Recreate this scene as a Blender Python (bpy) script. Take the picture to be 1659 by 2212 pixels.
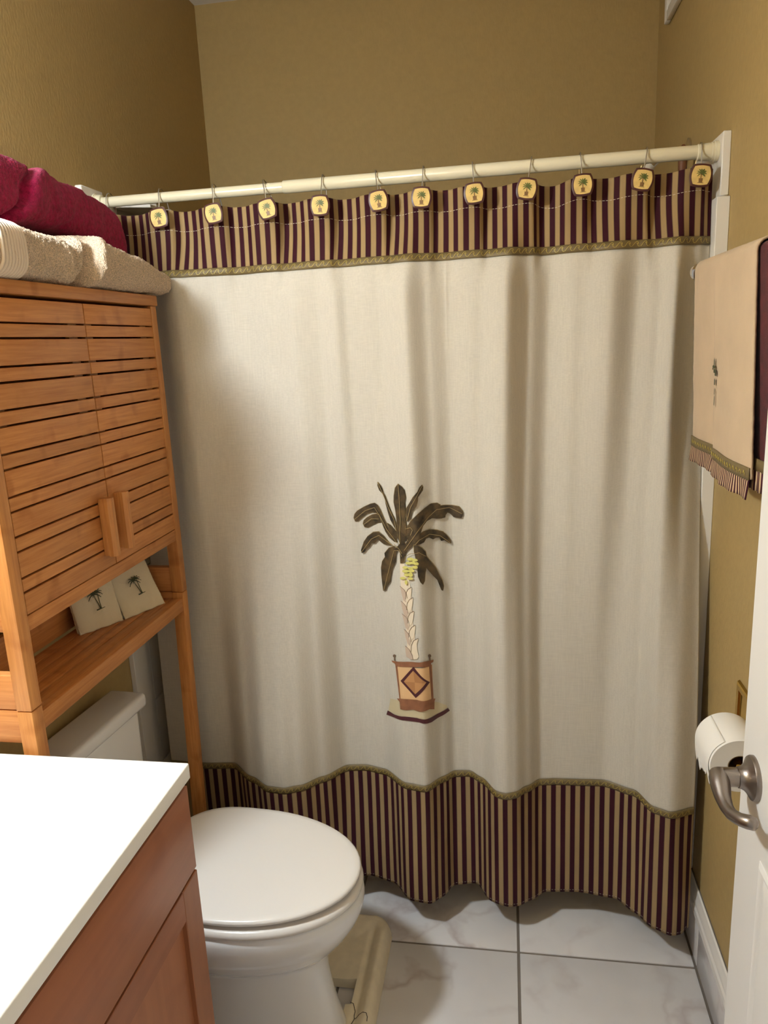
import bpy, bmesh, math, random, bisect, json
from mathutils import Vector, Matrix, noise
random.seed(7)
for o in list(bpy.data.objects): bpy.data.objects.remove(o)
SC=bpy.context.scene; COL=SC.collection
PI=math.pi
# ---------------------------------------------------------------- camera
cam_d=bpy.data.cameras.new('camera'); cam=bpy.data.objects.new('camera',cam_d); COL.objects.link(cam)
cam_d.sensor_fit='VERTICAL'; cam_d.sensor_height=24.0; cam_d.lens=24.0*1592.6/2212
cam_d.clip_start=.02
def cam_rot(rx,ry,rz):
    fwd0=Vector((-math.sin(rz),math.cos(rz),0)); r0=Vector((math.cos(rz),math.sin(rz),0)); up=Vector((0,0,1))
    fwd=fwd0*math.cos(rx)+up*math.sin(rx); u=up*math.cos(rx)-fwd0*math.sin(rx)
    r=r0*math.cos(ry)+u*math.sin(ry); u2=u*math.cos(ry)-r0*math.sin(ry)
    return Matrix((r,u2,-fwd)).transposed().to_4x4()
cam.matrix_world=Matrix.Translation((1.03880,-1.75046,1.59853))@cam_rot(-0.22678,-0.04635,0.16983)
SC.camera=cam
# ---------------------------------------------------------------- world, exposure
w=bpy.data.worlds.new('world'); SC.world=w; w.use_nodes=True
w.node_tree.nodes['Background'].inputs[0].default_value=(1.0,.97,.92,1)
w.node_tree.nodes['Background'].inputs[1].default_value=.50
SC.view_settings.view_transform='Standard'; SC.view_settings.look='None'
SC.view_settings.gamma=1; SC.view_settings.use_curve_mapping=False
SC.view_settings.exposure=-.13
LAMP_STRENGTH=480.0
LAMP_POS=(.105,-.985,2.07); LAMP_R=.06
LAMP_COLOR=(.90,1.0,1.07)
# ---------------------------------------------------------------- helpers
def lin(c):
    return tuple(((v/255)/12.92 if v/255<=.04045 else (((v/255)+.055)/1.055)**2.4) for v in c)
def mat(name,rgb,rough=.5,metal=0.,spec=.5,bump=None,vary=None,sheen=0,coat=0,trans=0):
    """rgb sRGB 0-255; bump=(scale,strength,distance[,stretch]); vary=(scale,amount) mottles the colour"""
    m=bpy.data.materials.new(name); m.use_nodes=True; nt=m.node_tree; n=nt.nodes; l=nt.links
    b=n['Principled BSDF']; b.inputs['Base Color'].default_value=(*lin(rgb),1)
    b.inputs['Roughness'].default_value=rough; b.inputs['Metallic'].default_value=metal
    b.inputs['Specular IOR Level'].default_value=spec
    b.inputs['Sheen Weight'].default_value=sheen; b.inputs['Coat Weight'].default_value=coat
    tc=n.new('ShaderNodeTexCoord')
    if vary:
        t=n.new('ShaderNodeTexNoise'); t.inputs['Scale'].default_value=vary[0]; t.inputs['Detail'].default_value=4
        l.new(tc.outputs['Object'],t.inputs['Vector'])
        mx=n.new('ShaderNodeMix'); mx.data_type='RGBA'; a=vary[1]
        mx.inputs[6].default_value=(*[v*(1-a) for v in lin(rgb)],1); mx.inputs[7].default_value=(*[min(1,v*(1+a)) for v in lin(rgb)],1)
        mr=n.new('ShaderNodeMapRange'); mr.inputs['From Min'].default_value=.32; mr.inputs['From Max'].default_value=.68
        l.new(t.outputs['Fac'],mr.inputs['Value']); l.new(mr.outputs[0],mx.inputs[0]); l.new(mx.outputs[2],b.inputs['Base Color'])
    if bump:
        t=n.new('ShaderNodeTexNoise'); t.inputs['Scale'].default_value=bump[0]; t.inputs['Detail'].default_value=3
        mp=n.new('ShaderNodeMapping'); mp.inputs['Scale'].default_value=bump[3] if len(bump)>3 else (1,1,1)
        l.new(tc.outputs['Object'],mp.inputs['Vector']); l.new(mp.outputs[0],t.inputs['Vector'])
        bp=n.new('ShaderNodeBump'); bp.inputs['Strength'].default_value=bump[1]; bp.inputs['Distance'].default_value=bump[2]
        l.new(t.outputs['Fac'],bp.inputs['Height']); l.new(bp.outputs[0],b.inputs['Normal'])
    return m
def wood(name,light,dark,axis,rough=.45,grain=60,tick=True):
    m=bpy.data.materials.new(name); m.use_nodes=True; nt=m.node_tree; n=nt.nodes; l=nt.links
    b=n['Principled BSDF']; b.inputs['Roughness'].default_value=rough; b.inputs['Specular IOR Level'].default_value=.4
    tc=n.new('ShaderNodeTexCoord'); oi=n.new('ShaderNodeObjectInfo')
    mul=n.new('ShaderNodeVectorMath'); mul.operation='SCALE'; mul.inputs[0].default_value=(7.3,3.1,5.7); l.new(oi.outputs['Random'],mul.inputs['Scale'])
    add=n.new('ShaderNodeVectorMath'); l.new(tc.outputs['Object'],add.inputs[0]); l.new(mul.outputs[0],add.inputs[1])
    mp=n.new('ShaderNodeMapping'); s=[1,1,1]; s[axis]=.045; mp.inputs['Scale'].default_value=s
    l.new(add.outputs[0],mp.inputs['Vector'])
    t=n.new('ShaderNodeTexNoise'); t.inputs['Scale'].default_value=grain*3; t.inputs['Detail'].default_value=5; t.inputs['Roughness'].default_value=.6
    l.new(mp.outputs[0],t.inputs['Vector'])
    r=n.new('ShaderNodeValToRGB'); r.color_ramp.elements[0].position=.28; r.color_ramp.elements[1].position=.74
    r.color_ramp.elements[0].color=(*lin(dark),1); r.color_ramp.elements[1].color=(*lin(light),1)
    l.new(t.outputs['Fac'],r.inputs['Fac'])
    # bamboo nodes: rare soft dark bands across the grain, and a tint per piece
    mp2=n.new('ShaderNodeMapping'); s2=[6,6,6]; s2[axis]=9; mp2.inputs['Scale'].default_value=s2
    l.new(add.outputs[0],mp2.inputs['Vector'])
    t2=n.new('ShaderNodeTexNoise'); t2.inputs['Scale'].default_value=2.2; t2.inputs['Detail'].default_value=1; l.new(mp2.outputs[0],t2.inputs['Vector'])
    r2=n.new('ShaderNodeValToRGB'); r2.color_ramp.elements[0].position=.60; r2.color_ramp.elements[1].position=.72
    r2.color_ramp.elements[0].color=(1,1,1,1); r2.color_ramp.elements[1].color=(.80,.72,.62,1) if tick else (.93,.9,.88,1)
    l.new(t2.outputs['Fac'],r2.inputs['Fac'])
    mx=n.new('ShaderNodeMix'); mx.data_type='RGBA'; mx.blend_type='MULTIPLY'; mx.inputs[0].default_value=1
    l.new(r.outputs[0],mx.inputs[6]); l.new(r2.outputs[0],mx.inputs[7])
    hsv=n.new('ShaderNodeHueSaturation'); mr=n.new('ShaderNodeMapRange'); mr.inputs['To Min'].default_value=.90; mr.inputs['To Max'].default_value=1.08
    l.new(oi.outputs['Random'],mr.inputs['Value']); l.new(mr.outputs[0],hsv.inputs['Value']); l.new(mx.outputs[2],hsv.inputs['Color'])
    l.new(hsv.outputs[0],b.inputs['Base Color'])
    bp=n.new('ShaderNodeBump'); bp.inputs['Strength'].default_value=.15; bp.inputs['Distance'].default_value=.001
    l.new(t.outputs['Fac'],bp.inputs['Height']); l.new(bp.outputs[0],b.inputs['Normal'])
    return m
def marble(name):
    m=bpy.data.materials.new(name); m.use_nodes=True; nt=m.node_tree; n=nt.nodes; l=nt.links
    b=n['Principled BSDF']; b.inputs['Roughness'].default_value=.22; b.inputs['Specular IOR Level'].default_value=.45
    tc=n.new('ShaderNodeTexCoord'); oi=n.new('ShaderNodeObjectInfo')
    mul=n.new('ShaderNodeVectorMath'); mul.operation='SCALE'; mul.inputs[0].default_value=(17.3,13.1,5.7); l.new(oi.outputs['Random'],mul.inputs['Scale'])
    add=n.new('ShaderNodeVectorMath'); l.new(tc.outputs['Object'],add.inputs[0]); l.new(mul.outputs[0],add.inputs[1])
    warp=n.new('ShaderNodeTexNoise'); warp.inputs['Scale'].default_value=5; warp.inputs['Detail'].default_value=4; l.new(add.outputs[0],warp.inputs['Vector'])
    sc=n.new('ShaderNodeVectorMath'); sc.operation='SCALE'; sc.inputs['Scale'].default_value=.28; l.new(warp.outputs['Color'],sc.inputs[0])
    a2=n.new('ShaderNodeVectorMath'); l.new(add.outputs[0],a2.inputs[0]); l.new(sc.outputs[0],a2.inputs[1])
    vo=n.new('ShaderNodeTexVoronoi'); vo.feature='DISTANCE_TO_EDGE'; vo.inputs['Scale'].default_value=4.2; l.new(a2.outputs[0],vo.inputs['Vector'])
    r=n.new('ShaderNodeValToRGB'); e=r.color_ramp.elements; e[0].position=0; e[0].color=(1,1,1,1); e[1].position=.075; e[1].color=(0,0,0,1)
    l.new(vo.outputs['Distance'],r.inputs['Fac'])
    t=n.new('ShaderNodeTexNoise'); t.inputs['Scale'].default_value=3.2; t.inputs['Detail'].default_value=3; l.new(a2.outputs[0],t.inputs['Vector'])
    r3=n.new('ShaderNodeValToRGB'); r3.color_ramp.elements[0].position=.44; r3.color_ramp.elements[1].position=.70
    l.new(t.outputs['Fac'],r3.inputs['Fac'])
    mm=n.new('ShaderNodeMath'); mm.operation='MULTIPLY'; l.new(r.outputs[0],mm.inputs[0]); l.new(r3.outputs[0],mm.inputs[1])
    cl=n.new('ShaderNodeTexNoise'); cl.inputs['Scale'].default_value=7; cl.inputs['Detail'].default_value=2; l.new(add.outputs[0],cl.inputs['Vector'])
    base=n.new('ShaderNodeMix'); base.data_type='RGBA'; base.inputs[6].default_value=(*lin((206,201,198)),1); base.inputs[7].default_value=(*lin((224,220,217)),1)
    l.new(cl.outputs['Fac'],base.inputs[0])
    fi=n.new('ShaderNodeMix'); fi.data_type='RGBA'; l.new(mm.outputs[0],fi.inputs[0]); l.new(base.outputs[2],fi.inputs[6]); fi.inputs[7].default_value=(*lin((186,174,170)),1)
    l.new(fi.outputs[2],b.inputs['Base Color'])
    return m
def striped(name,period,a,bcol,duty=.5,scale_u=1.0):
    m=bpy.data.materials.new(name); m.use_nodes=True; nt=m.node_tree; n=nt.nodes; l=nt.links
    b=n['Principled BSDF']; b.inputs['Roughness'].default_value=.8; b.inputs['Specular IOR Level'].default_value=.2
    uv=n.new('ShaderNodeUVMap'); sx=n.new('ShaderNodeSeparateXYZ'); l.new(uv.outputs[0],sx.inputs[0])
    d=n.new('ShaderNodeMath'); d.operation='DIVIDE'; d.inputs[1].default_value=period; l.new(sx.outputs[0],d.inputs[0])
    f=n.new('ShaderNodeMath'); f.operation='FRACT'; l.new(d.outputs[0],f.inputs[0])
    r=n.new('ShaderNodeValToRGB'); r.color_ramp.interpolation='CONSTANT'; e=r.color_ramp.elements
    e[0].position=0; e[0].color=(*lin(a),1); e[1].position=duty-.05; e[1].color=(*lin(tuple(v*.72 for v in bcol)),1)
    e2=e.new(duty); e2.color=(*lin(bcol),1)
    e3=e.new(.95); e3.color=(*lin(tuple(v*.75 for v in bcol)),1)
    l.new(f.outputs[0],r.inputs['Fac']); l.new(r.outputs[0],b.inputs['Base Color'])
    tc=n.new('ShaderNodeTexCoord'); t=n.new('ShaderNodeTexNoise'); t.inputs['Scale'].default_value=500; l.new(tc.outputs['Object'],t.inputs['Vector'])
    bp=n.new('ShaderNodeBump'); bp.inputs['Strength'].default_value=.2; bp.inputs['Distance'].default_value=.001
    l.new(t.outputs['Fac'],bp.inputs['Height']); l.new(bp.outputs[0],b.inputs['Normal'])
    return m
def weave(name,rgb,sub=.06):
    m=bpy.data.materials.new(name); m.use_nodes=True; nt=m.node_tree; n=nt.nodes; l=nt.links
    b=n['Principled BSDF']; b.inputs['Roughness'].default_value=.85; b.inputs['Specular IOR Level'].default_value=.15
    tc=n.new('ShaderNodeTexCoord'); outs=[]
    for s in ((1,1,.06),(.06,1,1)):
        mp=n.new('ShaderNodeMapping'); mp.inputs['Scale'].default_value=s; l.new(tc.outputs['Object'],mp.inputs['Vector'])
        t=n.new('ShaderNodeTexNoise'); t.inputs['Scale'].default_value=420; t.inputs['Detail'].default_value=2; l.new(mp.outputs[0],t.inputs['Vector']); outs.append(t)
    ad=n.new('ShaderNodeMath'); l.new(outs[0].outputs['Fac'],ad.inputs[0]); l.new(outs[1].outputs['Fac'],ad.inputs[1])
    mr=n.new('ShaderNodeMapRange'); mr.inputs['From Min'].default_value=.7; mr.inputs['From Max'].default_value=1.3; l.new(ad.outputs[0],mr.inputs['Value'])
    mx=n.new('ShaderNodeMix'); mx.data_type='RGBA'; c=lin(rgb)
    mx.inputs[6].default_value=(*[v*(1-sub) for v in c],1); mx.inputs[7].default_value=(*[min(1,v*(1+sub)) for v in c],1)
    l.new(mr.outputs[0],mx.inputs[0]); l.new(mx.outputs[2],b.inputs['Base Color'])
    bp=n.new('ShaderNodeBump'); bp.inputs['Strength'].default_value=.15; bp.inputs['Distance'].default_value=.0006
    l.new(ad.outputs[0],bp.inputs['Height']); l.new(bp.outputs[0],b.inputs['Normal'])
    return m
def emit(name,rgb,strength):
    m=bpy.data.materials.new(name); m.use_nodes=True; nt=m.node_tree
    b=nt.nodes['Principled BSDF']; b.inputs['Base Color'].default_value=(*rgb,1)
    b.inputs['Emission Color'].default_value=(*rgb,1); b.inputs['Emission Strength'].default_value=strength
    return m
# ---- geometry collectors
def B(): return bmesh.new()
def box(bm,lo,hi,bev=0,seg=2):
    lo=Vector(lo); hi=Vector(hi)
    r=bmesh.ops.create_cube(bm,size=1,matrix=Matrix.Translation((lo+hi)/2)@Matrix.Diagonal((*(hi-lo),1)))
    if bev:
        es=list({e for v in r['verts'] for e in v.link_edges})
        bmesh.ops.bevel(bm,geom=es,offset=bev,segments=seg,affect='EDGES',profile=.5)
    return bm
def tube(bm,pts,rad,n=10,cap=True):
    pts=[Vector(p) for p in pts]
    if not hasattr(rad,'__len__'): rad=[rad]*len(pts)
    rings=[]; prev=None
    for i,p in enumerate(pts):
        d=(pts[min(i+1,len(pts)-1)]-pts[max(i-1,0)]).normalized()
        if prev is None:
            a=Vector((0,0,1)) if abs(d.z)<.9 else Vector((1,0,0)); u=d.cross(a).normalized()
        else:
            u=(prev-d*prev.dot(d)).normalized()
        prev=u; v=d.cross(u)
        rings.append([bm.verts.new(p+(u*math.cos(2*PI*k/n)+v*math.sin(2*PI*k/n))*rad[i]) for k in range(n)])
    for a,b in zip(rings,rings[1:]):
        for k in range(n): bm.faces.new((a[k],a[(k+1)%n],b[(k+1)%n],b[k]))
    if cap:
        bm.faces.new(rings[0][::-1]); bm.faces.new(rings[-1])
    return bm
def loft(bm,rings,cap=True,close=True):
    R=[[bm.verts.new(p) for p in r] for r in rings]; n=len(R[0])
    for a,b in zip(R,R[1:]):
        for k in range(n if close else n-1): bm.faces.new((a[k],a[(k+1)%n],b[(k+1)%n],b[k]))
    if cap: bm.faces.new(R[0][::-1]); bm.faces.new(R[-1])
    return R
def grid(bm,nu,nv,fn,uvfn=None,mask=None):
    V=[[bm.verts.new(fn(i/nu,j/nv)) for i in range(nu+1)] for j in range(nv+1)]
    L=bm.loops.layers.uv.verify() if uvfn else None
    for j in range(nv):
        for i in range(nu):
            if mask and not mask((i+.5)/nu,(j+.5)/nv): continue
            f=bm.faces.new((V[j][i],V[j][i+1],V[j+1][i+1],V[j+1][i]))
            if L:
                for lp,(a,b) in zip(f.loops,((i,j),(i+1,j),(i+1,j+1),(i,j+1))): lp[L].uv=uvfn(a/nu,b/nv)
    return V
def disc_fill(bm,pts):
    return bm.faces.new([bm.verts.new(p) for p in pts])
def put(name,bm,m,parent=None,smooth=True,world=True,angle=40,fix=True):
    """link ONE mesh object; with a parent, world-space geometry is moved into the parent's frame"""
    if fix: bmesh.ops.recalc_face_normals(bm,faces=bm.faces)
    me=bpy.data.meshes.new(name); 
    if parent is not None and world:
        off=Vector((0,0,0)); p=parent
        while p is not None: off+=p.location; p=p.parent
        bmesh.ops.translate(bm,verts=bm.verts,vec=-off)
    bm.to_mesh(me); bm.free()
    if smooth:
        for p in me.polygons: p.use_smooth=True
        me.set_sharp_from_angle(angle=math.radians(angle))
    for mm in (m if isinstance(m,(list,tuple)) else [m]): me.materials.append(mm)
    o=bpy.data.objects.new(name,me); COL.objects.link(o); o.parent=parent
    return o
def thing(name,label,cat,loc,rotz=0,group=None):
    o=bpy.data.objects.new(name,None); COL.objects.link(o); o.location=loc; o.rotation_euler=(0,0,rotz); o.empty_display_size=.05
    tag(o,label,cat,group); return o
def tag(o,label,cat,group=None):
    o['label']=label; o['category']=cat
    if group: o['group']=group
    return o
def struct(o): o['kind']='structure'; return o
def inst(src,parent,loc,name=None):
    c=src.copy(); COL.objects.link(c); c.parent=parent; c.location=loc
    return c
def _interp(pts):
    xs=[p[0] for p in pts]; ys=[p[1] for p in pts]
    def fn(x):
        if x<=xs[0]: return ys[0]
        if x>=xs[-1]: return ys[-1]
        i=bisect.bisect_right(xs,x)-1
        t=(x-xs[i])/(xs[i+1]-xs[i]); t=.25*t+.75*t*t*(3-2*t)
        return ys[i]+(ys[i+1]-ys[i])*t
    return fn
def _smooth(fn,r):
    ker=[(-1.,1),(-.6,2),(-.3,3),(0,3),(.3,3),(.6,2),(1.,1)]
    return lambda x: sum(w*fn(x+k*r) for k,w in ker)/15.0
TAPE_P=[(.06,.05),(.182,.045),(.256,.053),(.333,-.008),(.395,-.050),(.440,-.054),(.481,-.038),(.534,.01),(.592,.072),(.64,.077),(.692,.063),(.768,-.001),(.819,-.011),(.864,.04),(.892,.070),(.932,.074),(.964,.045),(1.008,-.018),(1.030,-.025),(1.055,-.016),(1.085,.014),(1.122,.050),(1.165,.056),(1.282,.060),(1.359,.023),(1.391,-.045),(1.431,-.064),(1.5,-.036)]
HEM_P=[(.06,.05),(.2,.045),(.27,.05),(.34,0.),(.43,-.04),(.5,-.02),(.56,.03),(.639,.056),(.71,.035),(.772,-.031),(.824,-.037),(.859,-.004),(.882,.043),(.946,.056),(.986,-.008),(1.014,-.020),(1.036,-.025),(1.062,-.018),(1.092,.004),(1.138,.044),(1.226,.051),(1.322,.037),(1.363,-.009),(1.401,-.06),(1.442,-.08),(1.466,-.073),(1.49,-.045)]
MID_P=[(.06,.075),(.16,.07),(.241,.044),(.33,.07),(.40,.075),(.47,.062),(.535,.048),(.59,.052),(.64,.040),(.665,.046),(.74,.040),(.813,.012),(.86,.034),(.903,.045),(.97,.034),(1.035,.018),(1.09,.056),(1.135,.074),(1.20,.058),(1.27,.040),(1.327,.058),(1.37,.048),(1.404,.030),(1.45,.062),(1.5,.08)]
HOOK_X=[.069,.213,.349,.479,.613,.748,.854,.969,1.092,1.207,1.339,1.459]
def _top_pts():
    pts=[(.03,.09)]
    for i,h in enumerate(HOOK_X):
        n=HOOK_X[i+1] if i<11 else 1.54
        d=n-h; a=[.026,.03,.022,.034,.03,.028,.02,.03,.034,.022,.03,.02][i]
        pts+=[(h-.012,.078),(h+.012,.080),(h+.12*d+.012,.080+a),(h+.5*d,.086+.3*a),(h+.72*d,.076)]
    return pts
f_tape=_smooth(_interp(TAPE_P),.010); f_hem=_smooth(_interp(HEM_P),.010)
f_mid=_smooth(_interp(MID_P),.006); f_top=_smooth(_interp(_top_pts()),.008)
def sstep(a,b,x):
    t=min(1,max(0,(x-a)/(b-a))); return t*t*(3-2*t)
def fold_y(x,z):
    wt=sstep(1.70,1.90,z); wb=1-sstep(.45,1.62,z)
    lean=(z-1.45)*.02
    m=f_mid(x-lean*(1 if x>.9 else -.6))
    m=.052+(m-.052)*1.35
    hm=sstep(.095,.42,z); b=f_hem(x)*(1-hm)+f_tape(x)*hm
    return wt*f_top(x)+wb*b+max(0.,1-wt-wb)*m
def z_top(x):
    i=max(0,min(11,bisect.bisect_right(HOOK_X,x)-1)); h=HOOK_X[i]; n=HOOK_X[i+1] if i<11 else 1.57
    t=min(1,max(0,(x-h)/(n-h))); dip=[.004,.004,.004,.003,.005,.003,.003,.004,.012,.005,.004,.003][i]
    return 1.938-dip*math.sin(math.pi*t)**2

# ---------------------------------------------------------------- materials
M={}
M['paint']=mat('tan_wall_paint',(174,148,97),.62,spec=.3,bump=(160,.35,.002,(1,1,.45)),vary=(60,.03))
M['ceil']=mat('ceiling_paint',(232,226,216),.8)
M['white']=mat('white_gloss_paint',(234,228,220),.38)
M['trim']=mat('white_trim',(232,226,216),.35)
M['door']=mat('door_white',(234,229,222),.42)
M['grout']=mat('grey_grout',(120,110,100),.9)
M['wtile']=mat('white_wall_tile',(214,208,196),.2)
M['marble']=marble('marble_tile')
M['cloth']=weave('curtain_linen',(199,191,176))
M['maroon']=striped('top_stripe',.0255,(52,12,24),(156,130,90),.52)
M['maroon2']=striped('bottom_stripe',.0255,(50,12,24),(150,126,90),.52)
M['frill']=striped('frill_stripe',.0105,(58,14,30),(196,164,128),.5)
M['tape']=mat('olive_tape',(112,94,58),.55,bump=(600,.3,.001))
M['gold']=mat('gold_thread',(184,164,84),.5,metal=.2)
M['thread']=mat('pale_thread',(205,190,170),.7)
M['leaf']=mat('embroidered_leaf',(70,54,30),.6,vary=(42,.72),bump=(500,.3,.001))
M['rib']=mat('leaf_rib_thread',(150,128,84),.6)
M['fruit']=mat('fruit_thread',(206,196,106),.6)
M['scale_c']=mat('trunk_cream',(228,210,182),.7)
M['scale_s']=mat('trunk_shade',(196,172,150),.7)
M['outline']=mat('outline_thread',(112,88,66),.7)
M['p_brown']=mat('applique_brown',(142,92,62),.7,vary=(60,.15))
M['p_tan']=mat('applique_tan',(222,178,128),.7)
M['p_maroon']=mat('applique_maroon',(76,30,36),.6)
M['p_dia1']=mat('applique_caramel',(190,138,88),.6)
M['p_dia2']=mat('applique_caramel_dark',(172,120,74),.6)
M['p_ground']=mat('applique_sage',(200,184,148),.7)
M['rodw']=mat('ivory_rod',(226,216,186),.3,coat=.3)
M['chrome']=mat('polished_chrome',(215,210,205),.12,metal=1)
M['nickel']=mat('brushed_nickel',(150,140,132),.34,metal=1)
M['brass']=mat('polished_brass',(214,176,84),.18,metal=1)
M['med_rim']=mat('medallion_rim',(74,36,30),.4,bump=(200,.2,.001))
M['med_face']=mat('medallion_enamel',(222,190,118),.55,spec=.25,vary=(70,.10))
M['med_green']=mat('medallion_green',(96,104,48),.5)
M['med_brown']=mat('medallion_brown',(126,92,52),.5)
M['bam_y']=wood('bamboo_along_y',(204,140,80),(172,106,54),1)
M['bam_x']=wood('bamboo_along_x',(204,140,80),(172,106,54),0)
M['bam_z']=wood('bamboo_along_z',(204,142,80),(174,110,56),2)
M['cherry_y']=wood('stained_maple_y',(162,102,68),(146,88,58),1,.4,12,False)
M['cherry_z']=wood('stained_maple_z',(170,110,72),(154,96,62),2,.4,12,False)
M['counter']=mat('white_cultured_marble',(244,240,230),.18,coat=.3)
M['porc']=mat('white_porcelain',(234,232,229),.12,coat=.4)
M['seat']=mat('toilet_seat_plastic',(226,219,210),.25,coat=.2)
M['cream']=mat('aged_cream_plastic',(238,224,194),.5,vary=(30,.06))
M['dark']=mat('dark_gap',(40,26,18),.9)
M['beige']=mat('beige_terry',(218,192,162),1.,spec=.1,bump=(480,1.,.004),vary=(430,.35),sheen=.2)
M['dobby']=mat('beige_dobby',(226,208,186),.9,spec=.1)
M['burg']=mat('burgundy_terry',(150,22,66),1.,spec=.05,bump=(480,.9,.003),vary=(120,.3),sheen=.12)
M['velour']=mat('burgundy_velour',(74,16,20),1.,spec=.05,bump=(700,.5,.001),vary=(50,.35),sheen=.2)
M['hand']=mat('tan_hand_terry',(196,170,138),1.,spec=.1,bump=(800,.35,.001),vary=(16,.05),sheen=.2)
M['guest']=mat('ivory_guest_terry',(226,212,180),1.,spec=.1,bump=(900,.5,.0015),sheen=.2)
M['stitch_g']=mat('dark_green_stitch',(62,66,40),.8)
M['paper']=mat('toilet_tissue',(238,232,222),.95,bump=(300,.15,.001))
M['board']=mat('cardboard_core',(120,96,66),.9)
M['bulb']=emit('lit_bulb',LAMP_COLOR,LAMP_STRENGTH)
M['bell']=emit('lit_frosted_shade',LAMP_COLOR,LAMP_STRENGTH*.26)
M['bristle']=mat('brown_wood_handle',(120,74,44),.5)
M['plastic_w']=mat('white_plastic',(222,216,206),.4)
W=1.52; D=.957; H=2.743; FR=-1.46
# ---------------------------------------------------------------- room shell
def slab(name,lo,hi,m,bev=0,parent=None):
    return put(name,box(B(),lo,hi,bev),m,parent,smooth=bool(bev))
HALL=-2.7
fl=struct(slab('floor',(-.1,HALL,-.06),(W+.1,D+.1,-.003),M['grout']))
G=.0035
xs=[(0.,.146),(.146,.603),(.603,1.06),(1.06,1.508)]
ys=[(-.076,.18)]+[(-.076-.457*(k+1),-.076-.457*k) for k in range(6)]
for yi,(y0,y1) in enumerate(ys):
    for (x0,x1) in xs:
        put('floor_tile',box(B(),(x0+G,y0+G,-.012),(x1-G,y1-G,0),.0018,2),M['marble'],fl)
struct(slab('ceiling',(-.1,HALL,H),(W+.1,D+.1,H+.1),M['ceil']))
wl=struct(slab('wall_left',(-.1,FR,-.06),(0,D+.1,H),M['paint']))
struct(slab('wall_back',(0,D,-.06),(W,D+.1,H),M['paint']))
wr=struct(slab('wall_right',(W,FR,-.06),(W+.1,D+.1,H),M['paint']))
bm=B(); box(bm,(-.1,FR-.11,-.06),(.60,FR,H)); box(bm,(1.46,FR-.11,-.06),(W+.1,FR,H)); box(bm,(.60,FR-.11,2.06),(1.46,FR,H))
struct(put('wall_front',bm,M['paint'],smooth=False))
# white tile surround of the tub alcove, left side (seen through the slit beside the curtain)
sur=struct(slab('trim_3',(0,.10,0),(.004,D,2.0),M['grout']))
proto=None
for r in range(10):
    for c in range(4):
        y0=.106+c*.21; z0=r*.2
        if proto is None:
            proto=put('wall_tile',box(B(),(-.002,.002,.002),(.007,.208,.198),.002,2),M['wtile'],sur,world=False); proto.location=(.004,y0,z0)
        else: inst(proto,sur,(.004,y0,z0))
struct(slab('trim_5',(W-.008,.10,0),(W,D,2.0),M['wtile']))
# white upright trim at the tub's edge, with the block that carries the rod
def tub_trim(name,sgn,x0,yl,yb):
    X=lambda t: x0+sgn*t
    def bx(bm,t0,t1,y0,y1,z0,z1,b=.0015):
        a,c=sorted((X(t0),X(t1))); box(bm,(a,y0,z0),(c,y1,z1),b,1)
    bm=B(); bx(bm,0,.015 if sgn>0 else .028,yl,yl+.075,.0 if sgn>0 else .192,1.872); bx(bm,0,.010,yl+.072,yl+.10,.0 if sgn>0 else .192,1.872)
    t=struct(put(name,bm,M['trim']))
    bm=B(); bx(bm,0,.018,yb,yb+.10,1.875,2.006,.002); put('rod_block',bm,M['trim'],t)
    return t
tub_trim('trim_1',1,0,.008,.045)
tub_trim('trim_2',-1,W,.052,.068)
# tiled base and white moulding along the right wall
bb=struct(put('baseboard_right',box(B(),(W-.005,FR,0),(W,.068,.19)),M['grout'],smooth=False))
for (y0,y1) in [(-.076,.066),(-.533,-.076),(-.99,-.533),(-1.447,-.99)]:
    put('base_tile',box(B(),(W-.012,y0+.0015,.004),(W-.004,y1-.0015,.130),.0015,2),M['marble'],bb)
prof=[(.004,.131),(.016,.131),(.016,.150),(.013,.157),(.013,.168),(.010,.178),(.008,.190),(.004,.192)]
bm=B(); loft(bm,[[(W-t,y,z) for t,z in prof] for y in (FR,.066)]); put('moulding',bm,M['white'],bb,angle=20)
bm=B(); box(bm,(W-.006,.067,0),(W,.16,.19)); struct(put('trim_4',bm,M['wtile']))
# ---------------------------------------------------------------- door, standing open along the right wall
DX=1.40; DY=-.640
bm=B(); box(bm,(DX,FR+.02,.012),(DX+.035,DY,2.03),.0015,1)
door=struct(put('door_1',bm,M['door']))
def door_panel(y0,y1,z0,z1):
    # a moulded frame sunk in the leaf with a raised field
    bm=B()
    def ring(ins,x): return [(DX-x,y0+ins,z0+ins),(DX-x,y1-ins,z0+ins),(DX-x,y1-ins,z1-ins),(DX-x,y0+ins,z1-ins)]
    loft(bm,[ring(0,-.002),ring(0,.0012),ring(.007,.004),ring(.014,.001),ring(.018,.0004),ring(.040,.0055)],cap=True)
    put('door_panel',bm,M['door'],door,angle=15)
pw=(abs(FR+.02-DY)-.105*2-.11)/2
for k in range(2):
    a=DY-.105-pw-k*(pw+.11)
    door_panel(a,a+pw,.24,.835); door_panel(a,a+pw,1.02,1.58); door_panel(a,a+pw,1.68,1.92)
hy=DY-.058; hz=.940
bm=B()
def ringx(x,r,n=32): return [(DX-x,hy+r*math.cos(2*PI*k/n),hz+r*math.sin(2*PI*k/n)) for k in range(n)]
loft(bm,[ringx(0,.0335),ringx(.004,.0335),ringx(.007,.032),ringx(.009,.028),ringx(.012,.023),ringx(.016,.0185),ringx(.021,.016),ringx(.024,.0155)])
hd=put('door_handle',bm,M['nickel'],door,angle=30)
bm=B()
tube(bm,[(DX-.024,hy,hz),(DX-.0245,hy,hz),(DX-.050,hy,hz),(DX-.056,hy,hz),(DX-.060,hy,hz)],[.014,.0142,.0142,.0132,.009],24)
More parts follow.
